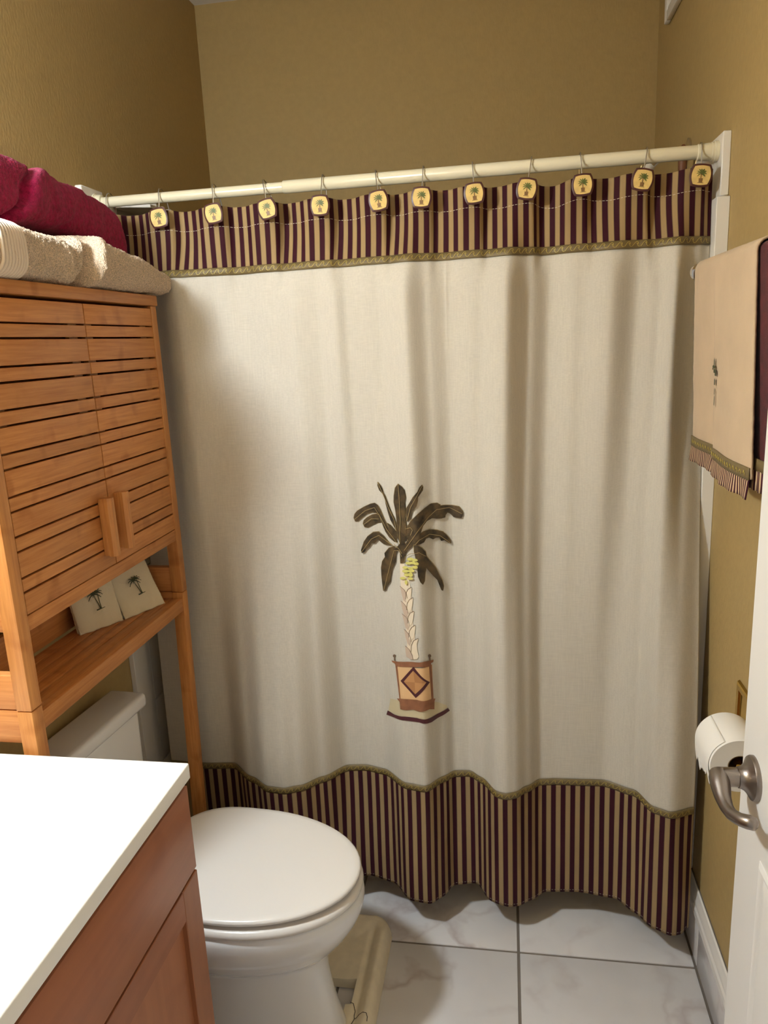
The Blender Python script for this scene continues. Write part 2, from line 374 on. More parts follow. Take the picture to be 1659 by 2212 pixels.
lp=[(DX-.050,hy+.006,hz+.004),(DX-.051,hy-.004,hz),(DX-.052,hy-.018,hz-.006),(DX-.053,hy-.034,hz-.013),(DX-.0525,hy-.052,hz-.017),(DX-.050,hy-.068,hz-.017),(DX-.044,hy-.082,hz-.014),(DX-.036,hy-.093,hz-.010),(DX-.029,hy-.099,hz-.009),(DX-.026,hy-.101,hz-.009)]
tube(bm,lp,[.0125,.0150,.0140,.0115,.0095,.0088,.0092,.0100,.0090,.004],18)
put('lever',bm,M['nickel'],hd,angle=60)
# ---------------------------------------------------------------- vanity lamp over the (unseen) basin wall
vl=thing('vanity_light','brass wall lamp with one lit globe in a frosted shade high above the white counter','lamp',(0,LAMP_POS[1],LAMP_POS[2]))
lx,ly,lz=LAMP_POS
bm=B(); tube(bm,[(.001,ly,lz-.02),(.012,ly,lz-.02),(.020,ly,lz-.02),(.024,ly,lz-.02)],[.065,.065,.055,.03],32); put('back_plate',bm,M['brass'],vl,angle=30)
bm=B(); tube(bm,[(.020,ly,lz-.02),(.050,ly,lz-.03),(lx-.03,ly,lz+.118),(lx,ly,lz+.122),(lx,ly,lz+.10)],.008,12); put('arm',bm,M['brass'],vl)
bm=B(); tube(bm,[(lx,ly,lz+.105),(lx,ly,lz+.095),(lx,ly,lz+.090)],[.014,.024,.030],24); put('shade_cap',bm,M['brass'],vl)
bm=B(); tube(bm,[(lx,ly,lz+.090),(lx,ly,lz+.072),(lx,ly,lz+.030),(lx,ly,lz-.022)],[.028,.056,.078,.092],32,cap=False); o=put('frosted_shade',bm,M['bell'],vl); md=o.modifiers.new('thickness','SOLIDIFY'); md.thickness=.003; md.offset=0
bm=B(); bmesh.ops.create_uvsphere(bm,u_segments=28,v_segments=16,radius=LAMP_R,matrix=Matrix.Translation((lx,ly,lz))); put('globe',bm,M['bulb'],vl)
# ---------------------------------------------------------------- shower rod
RY=.105; RZ=1.9735
rod=thing('shower_rod','ivory tension rod spanning the tub alcove above the curtain','curtain rod',(.76,RY,RZ))
bm=B(); tube(bm,[(.018,RY,RZ-.001),(.52,RY,RZ-.0005)],.0125,24); put('inner_tube',bm,M['rodw'],rod)
bm=B(); tube(bm,[(.510,RY,RZ),(.512,RY,RZ),(1.485,RY,RZ+.001)],[.0132,.0148,.0148],24); put('outer_tube',bm,M['rodw'],rod)
for s,x,k in ((1,.0185,.45),(-1,W-.0185,1)):
    bm=B(); X=lambda t: x+s*t*k
    tube(bm,[(X(0),RY,RZ),(X(.008),RY,RZ),(X(.009),RY,RZ),(X(.014),RY,RZ),(X(.015),RY,RZ),(X(.042),RY,RZ),(X(.044),RY,RZ)],[.0215,.0215,.0195,.0195,.0185,.0172,.0145],24); put('end_cap',bm,M['rodw'],rod)
# ---------------------------------------------------------------- shower curtain
CX0=.068; 
def tab(fn):
    v=[fn(.03+1.5*i/3000) for i in range(3001)]
    def g(x):
        t=(x-.03)*2000; i=int(t)
        if i<0: return v[0]
        if i>=3000: return v[3000]
        return v[i]+(v[i+1]-v[i])*(t-i)
    return g
f_tape=tab(f_tape); f_hem=tab(f_hem); f_mid=tab(f_mid); f_top=tab(f_top)
def cx1(z): return 1.492+.008*sstep(1.8,1.0,z) if False else 1.492
def wr_(x,z):   # slight creases low on the cloth
    return .0012*math.sin(x*61+z*9)*math.sin(z*7+x*5)*sstep(1.75,1.5,1.75-(z-.44) if z>.44 else 1.75)
def cy(x,z,off=0): return fold_y(x,z)-off
def arc(z,n=1500):
    s=[0.]; px=CX0; py=cy(px,z)
    for i in range(1,n+1):
        x=CX0+(1.491-CX0)*i/n; y=cy(x,z); s.append(s[-1]+math.hypot(x-px,y-py)); px,py=x,y
    return lambda u: s[min(n,int(u*n))]+(s[min(n,int(u*n)+1)]-s[min(n,int(u*n))])*(u*n-int(u*n))
XU=lambda u: CX0+(1.491-CX0)*u
cur=thing('shower_curtain','cream linen shower curtain with striped maroon bands and embroidered potted palm','curtain',(.76,.06,.095))
def sheet(name,nu,nv,z0,z1,off,m,arcz=None,thick=.0014,rag=None):
    bm=B(); a=arc(arcz) if arcz else None
    zz=lambda u,v: z0(XU(u))+(z1(XU(u))-z0(XU(u)))*v
    def P(u,v):
        x=XU(u); z=zz(u,v); return (x,cy(x,z,off),z)
    grid(bm,nu,nv,P,(lambda u,v:(a(u),v)) if a else None)
    o=put(name,bm,m,cur,angle=180,fix=False)
    md=o.modifiers.new('thickness','SOLIDIFY'); md.thickness=thick; md.offset=-1
    return o
K=lambda v:(lambda x:v)
sheet('linen_panel',560,110,K(.43),K(1.784),0,M['cloth'])
sheet('striped_header',640,20,K(1.792),z_top,.002,M['maroon'],1.84)
sheet('striped_border',700,30,K(.095),K(.426),.002,M['maroon2'],.25)
sheet('braid_tape',560,2,K(1.777),K(1.795),.0036,M['tape'])
sheet('braid_tape',640,2,K(.422),K(.441),.0036,M['tape'])
def ribbon(bm,pts,wd,off):
    """flat ribbon on the cloth along (x,z) points"""
    L=[];R=[]
    for i,(x,z) in enumerate(pts):
        a=pts[max(i-1,0)]; b=pts[min(i+1,len(pts)-1)]; dx=b[0]-a[0]; dz=b[1]-a[1]; d=math.hypot(dx,dz) or 1
        nx,nz=-dz/d*wd/2,dx/d*wd/2
        L.append(bm.verts.new((x+nx,cy(x+nx,z+nz,off),z+nz))); R.append(bm.verts.new((x-nx,cy(x-nx,z-nz,off),z-nz)))
    for i in range(len(pts)-1): bm.faces.new((L[i],L[i+1],R[i+1],R[i]))
def inv_arc(a):
    n=1500; tb=[a(i/n) for i in range(n+1)]
    return lambda s: XU(min(n,max(0,bisect.bisect_left(tb,s)))/n), tb[-1]
MOT=[(a*1.4,b*1.25) for a,b in [(.0000,-.0040),(.0022,-.0012),(.0046,.0022),(.0066,.0042),(.0088,.0044),(.0100,.0024),(.0092,.0006),(.0074,.0010),(.0080,.0024)]]
MOT2=[(a*1.4,b*1.25) for a,b in [(.0100,.0024),(.0088,-.0016),(.0104,-.0038),(.0125,-.0040)]]
for zc,az in ((1.786,1.786),(.4315,.43)):
    ia,Ls=inv_arc(arc(az)); bm=B(); s=.004
    while s<Ls-.014:
        for mo in (MOT,MOT2): ribbon(bm,[(ia(s+a),zc+b) for a,b in mo],.0010,.0052)
        s+=.0188
    put('scroll_embroidery',bm,M['gold'],cur,angle=180,fix=False)
bm=B(); u=CX0+.004
while u<1.487:
    ribbon(bm,[(u,z_top(u)-.047),(u+.0025,z_top(u+.0025)-.047),(u+.005,z_top(u+.005)-.047)],.0009,.0028); u+=.0075
put('seam_stitching',bm,M['thread'],cur,fix=False)
bm=B(); u=CX0+.004
while u<1.487:
    ribbon(bm,[(u,.103),(u+.004,.103)],.0007,.0028); u+=.008
put('hem_stitching',bm,M['thread'],cur,fix=False)
# embroidered palm: flat applique pieces sewn on the cloth
PALM=json.loads('''{"leaf":[[[6510,11630],[6540,11540],[6620,11530],[6750,11640],[6870,11730],[7010,11780],[7130,11770],[7210,11700],[7240,11610],[7290,11450],[7350,11310],[7450,11170],[7580,11080],[7670,11070],[7640,11200],[7540,11280],[7420,11460],[7330,11650],[7240,11870],[7170,11980],[7090,12030],[6970,12000],[6800,11920],[6610,11810],[6540,11730]],[[6740,11470],[6780,11380],[6870,11370],[7010,11450],[7150,11520],[7240,11540],[7220,11640],[7190,11720],[7130,11750],[7000,11720],[6860,11640],[6770,11560]],[[7410,11540],[7500,11500],[7660,11350],[7660,11150],[7550,11250],[7460,11400]],[[7200,12580],[7190,12480],[7230,12370],[7310,12290],[7370,12170],[7390,12040],[7440,11820],[7500,11630],[7570,11510],[7660,11360],[7650,11490],[7620,11680],[7540,11830],[7480,11980],[7420,12140],[7390,12230],[7340,12310],[7320,12410],[7270,12500]],[[8760,11980],[8680,12040],[8530,12040],[8380,11950],[8220,11830],[8050,11670],[7920,11460],[7860,11200],[7890,11140],[8060,11280],[8320,11590],[8550,11820],[8690,11930]],[[8350,12550],[8290,12490],[8240,12390],[8130,12270],[8030,12110],[7940,11970],[7930,11850],[7950,11640],[8050,11730],[8100,11910],[8200,12030],[8240,12170],[8250,12260],[8360,12410],[8370,12490]],[[7630,10920],[7730,10840],[7730,10540],[7840,10590],[7880,10810],[7950,10920],[7860,11100],[7750,11070]],[[7750,12570],[7660,12460],[7620,12250],[7610,12090],[7650,11880],[7670,11650],[7660,11400],[7690,11170],[7740,11050],[7860,11120],[7920,11330],[7930,11590],[7900,11780],[7920,11940],[7910,12130],[7940,12260],[7910,12430],[7850,12510]],[[8990,10950],[8920,10970],[8830,11050],[8750,11050],[8710,11150],[8620,11150],[8560,11120],[8470,11190],[8400,11180],[8350,11100],[8240,11070],[8140,11070],[8120,11160],[8220,11270],[8340,11370],[8480,11390],[8660,11350],[8800,11280],[8910,11140],[8980,11020]],[[9300,11790],[9300,11700],[9260,11610],[9150,11620],[9060,11640],[8980,11730],[8920,11760],[8870,11700],[8860,11640],[8770,11630],[8660,11640],[8550,11670],[8430,11620],[8340,11520],[8280,11340],[8200,11190],[8090,11060],[7950,10920],[7830,10800],[7780,10860],[7890,11070],[8030,11280],[8170,11480],[8320,11680],[8460,11840],[8610,11940],[8820,11960],[9030,11940],[9210,11910]],[[6650,10760],[6660,10690],[6740,10710],[6800,10800],[6890,10870],[6940,10960],[7030,10970],[7140,11080],[7250,11000],[7370,10970],[7530,10990],[7440,11040],[7310,11190],[7170,11290],[7010,11260],[6850,11140],[6740,10990]],[[7580,10970],[7430,10900],[7300,10740],[7310,10640],[7220,10510],[7180,10330],[7180,10130],[7190,9920],[7210,9710],[7290,9760],[7330,9870],[7430,10010],[7460,10180],[7500,10360],[7600,10570],[7620,10770],[7680,10910]],[[8110,11060],[8110,10900],[8150,10680],[8210,10560],[8180,10430],[8190,10250],[8240,10100],[8300,10020],[8340,10100],[8360,10310],[8380,10400],[8360,10540],[8400,10720],[8380,10860],[8300,10980],[8200,11060]],[[8110,10870],[8160,10730],[8260,10600],[8380,10440],[8530,10180],[8630,10040],[8660,9940],[8720,9750],[8760,9720],[8780,9840],[8750,10000],[8670,10190],[8600,10370],[8460,10610],[8380,10760],[8270,10850]]],"rib":[[[6530,11590],[6830,11830],[7080,11920],[7230,11700],[7390,11390],[7660,11070]],[[6770,11460],[6980,11620],[7190,11630]],[[7210,12570],[7330,12290],[7450,11980],[7610,11650],[7660,11380]],[[7750,12560],[7770,12270],[7770,11980],[7780,11670],[7750,11310],[7740,11050]],[[8360,12540],[8210,12270],[8060,12020],[7950,11660]],[[9280,11730],[8970,11890],[8670,11880],[8460,11710],[8190,11380],[7850,10900]],[[8980,10950],[8740,11190],[8480,11280],[8250,11190],[8140,11080]],[[6660,10710],[6950,11080],[7170,11200],[7530,10990]],[[7230,9730],[7370,10200],[7490,10590],[7570,10860],[7710,10880],[7780,10730]],[[8110,11080],[8110,10890]],[[7840,10610],[7880,10750],[8010,10840],[8240,10870],[8390,10740]],[[7900,11460],[8040,11510],[8090,11450],[8030,11310]],[[7580,11030],[7710,10920],[7790,10810]]],"fruit":[[[8100,10710],[8080,10680],[8040,10660],[7980,10650],[7930,10660],[7910,10680],[7930,10710],[7980,10730],[8040,10740],[8080,10730]],[[8200,10680],[8180,10660],[8150,10650],[8100,10640],[8060,10650],[8040,10680],[8060,10700],[8100,10720],[8150,10720],[8190,10710]],[[8040,10600],[8020,10570],[7980,10550],[7930,10550],[7880,10550],[7870,10570],[7880,10600],[7930,10620],[7980,10630],[8030,10620]],[[8150,10610],[8130,10590],[8090,10570],[8040,10570],[7990,10570],[7980,10600],[8000,10620],[8040,10640],[8090,10650],[8130,10630]],[[8220,10580],[8210,10560],[8180,10550],[8140,10550],[8110,10560],[8100,10580],[8110,10610],[8140,10630],[8180,10630],[8210,10610]],[[7950,10470],[7930,10450],[7890,10430],[7840,10420],[7800,10430],[7780,10450],[7800,10470],[7840,10490],[7890,10500],[7930,10490]],[[8070,10470],[8060,10440],[8020,10430],[7980,10420],[7940,10430],[7930,10450],[7940,10470],[7980,10490],[8020,10500],[8060,10490]],[[8180,10500],[8160,10480],[8130,10460],[8080,10460],[8050,10470],[8030,10490],[8050,10510],[8090,10530],[8130,10540],[8160,10520]],[[7960,10380],[7940,10350],[7900,10330],[7840,10320],[7790,10330],[7770,10350],[7790,10380],[7840,10400],[7900,10410],[7950,10400]],[[8110,10410],[8090,10380],[8050,10360],[7990,10350],[7950,10360],[7930,10380],[7950,10410],[8000,10430],[8050,10440],[8090,10430]],[[7980,10290],[7960,10260],[7920,10240],[7870,10230],[7830,10240],[7820,10260],[7830,10290],[7870,10310],[7930,10320],[7970,10310]],[[8060,10300],[8050,10260],[8020,10240],[7980,10230],[7950,10250],[7940,10280],[7950,10320],[7980,10350],[8020,10350],[8050,10330]],[[7870,10180],[7850,10160],[7810,10140],[7760,10130],[7720,10140],[7700,10150],[7720,10180],[7760,10200],[7810,10210],[7850,10200]],[[8060,10200],[8050,10170],[8010,10160],[7960,10150],[7920,10160],[7900,10170],[7920,10200],[7960,10220],[8010,10230],[8050,10220]],[[7910,10080],[7900,10040],[7880,10010],[7860,10010],[7840,10030],[7830,10060],[7840,10110],[7860,10130],[7880,10140],[7900,10110]],[[8190,10500],[8180,10470],[8150,10460],[8110,10450],[8080,10470],[8070,10490],[8090,10520],[8120,10540],[8150,10540],[8180,10530]]],"scale_shade":[[[7690,9940],[7800,9860],[7860,9770],[7880,9640],[7840,9520],[7770,9570],[7730,9750]],[[7700,9550],[7810,9460],[7860,9370],[7890,9240],[7850,9120],[7780,9170],[7730,9350]],[[7720,9210],[7830,9130],[7890,9040],[7910,8910],[7870,8780],[7800,8840],[7760,9020]],[[7760,8800],[7860,8710],[7920,8620],[7940,8490],[7900,8360],[7840,8420],[7790,8600]],[[7770,8350],[7880,8270],[7950,8140],[7980,8000],[7910,7990],[7790,8050],[7780,8180]]],"scale_cream":[[[8010,9960],[7910,9890],[7850,9770],[7830,9600],[7860,9510],[7950,9600],[7990,9760]],[[8040,9690],[7930,9610],[7870,9500],[7850,9320],[7890,9240],[7970,9330],[8010,9480]],[[8050,9330],[7940,9260],[7880,9140],[7860,8970],[7900,8880],[7980,8970],[8020,9130]],[[8070,8960],[7970,8880],[7900,8760],[7880,8590],[7920,8500],[8010,8590],[8050,8750]],[[8140,8610],[8010,8530],[7940,8380],[7930,8210],[7980,8000],[8080,8030],[8130,8100],[8100,8270],[8090,8440]]],"trunk":[[[7710,10520],[7710,9980],[7750,9670],[7780,9210],[7820,8700],[7830,8190],[7940,8000],[8100,8170],[8050,8570],[8000,9070],[7990,9710],[7970,9970],[7930,10230],[7830,10540]]],"pot_ground":[[[7270,6680],[7550,6780],[8470,6700],[8750,6470],[8780,6380],[8580,6320],[8370,6320],[8020,6370],[7680,6350],[7370,6290],[7180,6270]]],"pot_strip":[[[7160,6270],[7370,6280],[7680,6350],[8020,6370],[8370,6310],[8580,6320],[8790,6360],[8830,6260],[8640,6210],[8390,6170],[8080,6260],[7670,6240],[7370,6190],[7110,6120]]],"pot_body":[[[7470,7760],[8440,7790],[8440,6770],[7570,6790]]],"pot_postL":[[[7470,7800],[7530,7820],[7590,6800],[7560,6790]]],"pot_postR":[[[8370,7830],[8430,7790],[8450,6760],[8400,6800]]],"pot_rail":[[[7360,7830],[7590,7880],[7940,7940],[8270,7960],[8480,7900],[8470,7840],[8420,7840],[8410,7760],[8140,7830],[7800,7770],[7490,7730],[7450,7790],[7390,7790]]],"pot_skirt":[[[7480,6810],[7600,6850],[8040,6900],[8410,6840],[8490,6790],[8470,6730],[8460,6500],[8350,6580],[8230,6580],[8100,6570],[7930,6600],[7750,6550],[7570,6540],[7560,6740]]],"pot_dia":[[[7980,7810],[8380,7330],[8010,6940],[7610,7350]]],"pot_d1":[[[7970,7700],[8300,7370],[8000,7380]]],"pot_d2":[[[8300,7370],[8000,7050],[8000,7380]]],"pot_d3":[[[8000,7050],[7700,7350],[8000,7380]]],"pot_d4":[[[7700,7350],[7970,7700],[8000,7380]]],"pot_fL":[[[7500,8010],[7480,7970],[7450,7950],[7420,7950],[7410,7980],[7430,8020],[7460,8040],[7490,8040]]],"pot_fR":[[[8430,8030],[8420,8010],[8390,8010],[8370,8040],[8360,8070],[8370,8100],[8400,8100],[8420,8070]]],"pot_sL":[[[7440,7950],[7470,7960],[7480,7870],[7440,7850]]],"pot_sR":[[[8380,8020],[8410,8010],[8410,7910],[8380,7930]]]}''')
def patch(bm,poly,off,sub=2):
    vs=[bm.verts.new((x/1e4,0,z/1e4)) for x,z in poly]
    es=[bm.edges.new((vs[i],vs[(i+1)%len(vs)])) for i in range(len(vs))]
    r=bmesh.ops.triangle_fill(bm,edges=es,use_beauty=True)
    fs=[g for g in r['geom'] if isinstance(g,bmesh.types.BMFace)]
    for _ in range(4):
        le=[e for e in {e for f in fs if f.is_valid for e in f.edges} if e.calc_length()>.007]
        if not le: break
        bmesh.ops.subdivide_edges(bm,edges=le,cuts=1); bmesh.ops.triangulate(bm,faces=bm.faces[:]); fs=bm.faces[:]
def cloth_patch(name,polys,off,m,parent):
    bm=B()
    for p in polys: patch(bm,p,off)
    for v in bm.verts: v.co.y=cy(v.co.x,v.co.z,off)
    for f in bm.faces:
        f.normal_update()
        if f.normal.y>0: f.normal_flip()
    return put(name,bm,m,parent,angle=180,fix=False)
def cloth_lines(name,lines,wd,off,m,parent):
    bm=B()
    for l in lines:
        pts=[(x/1e4,z/1e4) for x,z in l]; dense=[]
        for (a,b),(c,d) in zip(pts,pts[1:]):
            k=max(1,int(math.hypot(c-a,d-b)/.004))
            dense+=[(a+(c-a)*i/k,b+(d-b)*i/k) for i in range(k)]
        dense.append(pts[-1]); ribbon(bm,dense,wd,off)
    return put(name,bm,m,parent,fix=False)
pe=cloth_patch('palm_embroidery',PALM['trunk'],.0016,M['scale_c'],cur)
for p in PALM['scale_shade']: cloth_patch('trunk_scale',[p],.0022,M['scale_s'],pe)
for p in PALM['scale_cream']: cloth_patch('trunk_scale',[p],.0026,M['scale_c'],pe)
cloth_lines('trunk_outline',[p[:4] for p in PALM['scale_shade']]+[p[:4] for p in PALM['scale_cream']],.0011,.0034,M['outline'],pe)
cloth_lines('leaf_edging',[p+p[:1] for p in PALM['leaf']],.0014,.0024,M['rib'],pe)
for i,p in enumerate(PALM['leaf']): cloth_patch('palm_leaf',[p],.0028+.0003*i,M['leaf'],pe)
cloth_lines('leaf_rib',PALM['rib'],.0013,.0078,M['rib'],pe)
for p in PALM['fruit']: cloth_patch('banana',[p],.0066,M['fruit'],pe)
for nm,key,off,mm in [('plinth','ground',.0016,'p_ground'),('plinth_edge','strip',.0022,'p_maroon'),('pot_body','body',.0026,'p_tan'),('pot_post','postL',.0032,'p_brown'),('pot_post','postR',.0032,'p_brown'),('pot_rim','rail',.0038,'p_brown'),('pot_foot','skirt',.0038,'p_brown'),('pot_diamond','dia',.0032,'p_maroon'),('diamond_quarter','d1',.0038,'p_dia2'),('diamond_quarter','d2',.0038,'p_dia1'),('diamond_quarter','d3',.0038,'p_dia2'),('diamond_quarter','d4',.0038,'p_dia1'),('finial','fL',.0036,'outline'),('finial','fR',.0036,'outline'),('finial_stem','sL',.0034,'outline'),('finial_stem','sR',.0034,'outline')]:
    cloth_patch(nm,PALM['pot_'+key],off,M[mm],pe)
# ---------------------------------------------------------------- curtain hooks
def medallion_outline(w,h,n=9):
    # barrel shape: four corners joined by bowed sides
    c=[(-w*.80,h*.96),(w*.80,h*.96),(w*.80,-h*.96),(-w*.80,-h*.96)]; bow=[(0,.10*h),(.26*w,0),(0,-.10*h),(-.26*w,0)]
    out=[]
    for i in range(4):
        a=c[i]; b=c[(i+1)%4]
        for k in range(n):
            t=k/n; s=4*t*(1-t); out.append((a[0]+(b[0]-a[0])*t+bow[i][0]*s,a[1]+(b[1]-a[1])*t+bow[i][1]*s))
    return out
MC=(0,-.0475,-.056)
def wire_bm():
    bm=B(); pts=[(0,.030,-.046),(0,.026,-.03),(0,.0215,-.008),(0,.0175,.009),(0,.009,.0185),(0,0,.0205),(0,-.010,.018),(0,-.0185,.008),(0,-.0225,-.006),(0,-.029,-.020),(0,-.037,-.034),(0,-.041,-.05)]
    tube(bm,pts,.0014,8); return bm
def face_piece(poly,y):
    bm=B(); r=[[(MC[0]+x,MC[1]+y,MC[2]+z) for x,z in poly],[(MC[0]+x,MC[1]+y-.0006,MC[2]+z) for x,z in poly]]; loft(bm,r); return bm
NAMES=['leftmost','second from left','third from left','fourth from left','fifth from left','sixth, just left of middle','seventh, just above the palm\'s right leaves','fifth from right','fourth from right','third from right, right-leaning','second from right, strongly right-leaning','rightmost, by the white block']
TILT=[0,-7,-8,-13,1,-8,2,-4,9,-2,11,6]
WIRE_X=[.058,.198,.338,.468,.611,.742,.852,.967,1.097,1.208,1.348,1.464]
hk_proto=None
LBL=['bare wire curtain hook at the far left, half behind the burgundy towel',
 'palm medallion curtain hook nearest the burgundy towel, leftmost medallion on the rod',
 'second medallion hook from the left on the curtain rod, tilted slightly left',
 'third medallion hook from the left, most strongly left-tilted, by the rod joint',
 'fourth medallion hook from the left, nearly upright, right of the rod joint',
 'fifth medallion hook from the left, tilted left beside a raised striped fold',
 'sixth medallion hook from the left, upright, at the middle of the rod',
 'fifth medallion hook from the right, slightly left-tilted, right of the middle',
 'fourth medallion hook from the right, leaning right, left of the deep sag',
 'third medallion hook from the right, upright, right of the deep sag in the curtain top',
 'second medallion hook from the right end, strongly leaning right',
 'rightmost medallion hook, beside the white rod block on the right wall']
def hook(i):
    t=thing('curtain_hook',LBL[i],'curtain hook',(WIRE_X[i],RY,RZ),0,'palm medallion hooks along the shower rod')
    t.rotation_euler=(0,math.radians(-TILT[i]) if False else math.radians(TILT[i]),0)
    return t
parts=[]
for i in range(12):
    t=hook(i)
    if i==0:
        wire=put('wire',wire_bm(),M['chrome'],t,world=False); continue
    c=inst(wire,t,(0,0,0))
    if i==1:
        bm=B(); ou=medallion_outline(.0225,.0225); inn=medallion_outline(.0200,.0200)
        rg=lambda pl,y:[(MC[0]+x,MC[1]+y,MC[2]+z) for x,z in pl]
        loft(bm,[rg(inn,.003),rg(ou,.0022),rg(ou,-.0010),rg(inn,-.0022)]); md=put('medallion',bm,M['med_rim'],t,world=False,angle=35)
        fp=[]
        bm=face_piece(medallion_outline(.0186,.0186),-.0020); fp.append(put('enamel_face',bm,M['med_face'],md,world=False))
        bm=B()
        for ang,ln in ((92,.011),(60,.012),(30,.012),(2,.011),(-32,.010),(122,.012),(152,.012),(178,.011),(212,.010)):
            a=math.radians(ang); dx,dz=math.cos(a),math.sin(a); nx,nz=-dz,dx; cz=.0035
            pl=[(0,cz),(dx*ln*.4+nx*.0014,cz+dz*ln*.4+nz*.0014+.0012),(dx*ln*.8+nx*.0010,cz+dz*ln*.8+nz*.001+.0002),(dx*ln,cz+dz*ln-.0016),(dx*ln*.7-nx*.0012,cz+dz*ln*.7-nz*.0012),(dx*ln*.35-nx*.0012,cz+dz*ln*.35-nz*.0012)]
            y=-.0027; loft(bm,[[(MC[0]+x,MC[1]+y,MC[2]+z) for x,z in pl],[(MC[0]+x,MC[1]+y-.0007,MC[2]+z) for x,z in pl]])
        fp.append(put('painted_leaves',bm,M['med_green'],md,world=False))
        bm=B()
        for pl in ([(-.0008,.003),(.0008,.003),(.0010,-.006),(-.0010,-.006)],[(-.0042,-.0062),(.0042,-.0062),(.0036,-.0142),(-.0036,-.0142)],[(-.0060,-.0148),(.0060,-.0148),(.0060,-.0156),(-.0060,-.0156)]):
            loft(bm,[[(MC[0]+x,MC[1]-.0027,MC[2]+z) for x,z in pl],[(MC[0]+x,MC[1]-.0033,MC[2]+z) for x,z in pl]])
        fp.append(put('painted_pot',bm,M['med_brown'],md,world=False))
    else:
        m2=inst(md,t,(0,0,0))
        for q in fp: inst(q,m2,(0,0,0))
# ---------------------------------------------------------------- bamboo cabinet over the toilet
BX=.208; YN=-.680; YF=-.016; P=.030
cab=thing('bamboo_cabinet','tall bamboo over-the-toilet cabinet with slatted doors and open lower shelf','cabinet',(.11,-.347,0))
def cpart(name,lo,hi,m,bev=.002,parent=None): return put(name,box(B(),lo,hi,bev,2),M[m],parent or cab)
def leg(y0,y1,x0,tilt):
    bm=B(); box(bm,(x0,y0,0),(x0+P,y1,.9885),.002,2)
    for v in bm.verts: v.co.y-=tilt*(.9885-v.co.z)
    put('leg',bm,M['bam_z'],cab)
for x0 in (.012,BX-P):
    for (y0,y1,t) in ((YN,YN+.031,0),(YF-.030,YF-.002,.045)):
        cpart('post',(x0,y0,.925 if x0<.1 else .990),(x0+P,y1,1.706),'bam_z')
        if x0>.1 or t==0: leg(y0,y1,x0,t)
# top panel and front rails
cpart('top_panel',(.010,YN-.003,1.7065),(BX+.003,YF+.003,1.731),'bam_y',.003)
cpart('front_rail',(BX-.022,YN+.031,1.1295),(BX-.001,YF-.030,1.1575),'bam_y')
cpart('back_rail',(.014,YN+.031,1.12),(.030,YF-.030,1.16),'bam_y')
cpart('bottom_board',(.030,YN+.020,1.143),(BX-.023,YF-.012,1.152),'bam_y',.001)
cpart('back_panel',(.013,YN+.031,1.16),(.019,YF-.030,1.706),'bam_y',.001)
# side frames: rail, panel, opening, rail; mirrored on the far side
for (y0,y1) in ((YN+.004,YN+.024),(YF-.026,YF-.006)):
    cpart('side_panel',(.042,y0+.004,1.172),(BX-P,y1-.004,1.706),'bam_z',.001)
    cpart('side_rail',(.042,y0,1.137),(BX-P,y1,1.168),'bam_x')
    cpart('side_rail',(.042,y0,.9905),(BX-P,y1,1.056),'bam_x')
    cpart('side_rail',(.042,y0,.925),(BX-P,y1,.9885),'bam_x')
# lower shelf: planks and a front rail
sh=cpart('shelf',(BX-.026,YN+.031,.940),(BX-.002,YF-.031,.9745),'bam_y')
x=.030
for k in range(5):
    put('plank',box(B(),(x+.0012,YN+.026,.962),(x+.029,YF-.024,.9725),.0018,2),M['bam_y'],sh); x+=.0302
cpart('shelf_back_rail',(.012,YN+.031,.9745),(.026,YF-.030,1.050),'bam_y')
# doors
SL=[]; z=1.700
for k in range(7):
    SL.append((z-.0405,z)); z-=.0445; SL.append((z-.0225,z)); z-=.0265
SL=[(1.6605,1.700),(1.635,1.6572),(1.588,1.6312),(1.562,1.5842),(1.516,1.558),(1.490,1.5122),(1.444,1.4862),(1.418,1.4402),(1.3705,1.4142),(1.345,1.3667),(1.301,1.3412),(1.2745,1.2972),(1.227,1.2707),(1.2012,1.2232),(1.159,1.1972)]
for nm,y0,y1,hy_ in (('near',-.646,-.3385,-.369),('far',-.3355,-.0435,-.306)):
    bm=B()
    for a in (y0+.012,y1-.042): box(bm,(BX-.024,a,1.160),(BX-.014,a+.030,1.699),.001,1)
    d=put('door',bm,M['bam_z'],cab)
    for (z0,z1) in SL: put('slat',box(B(),(BX-.0135,y0,z0),(BX-.002,y1,z1),.0012,2),M['bam_y'],d)
    bm=B(); box(bm,(BX-.002,hy_-.011,1.187),(BX+.012,hy_+.011,1.309),.002,2)
    r=[]
    for zz in (1.186,1.310): r.append([(BX+.010,hy_-.011,zz),(BX+.019,hy_-.011,zz),(BX+.026,hy_-.005,zz),(BX+.026,hy_+.005,zz),(BX+.019,hy_+.011,zz),(BX+.010,hy_+.011,zz)])
    loft(bm,r); put('handle',bm,M['bam_z'],d,angle=25)
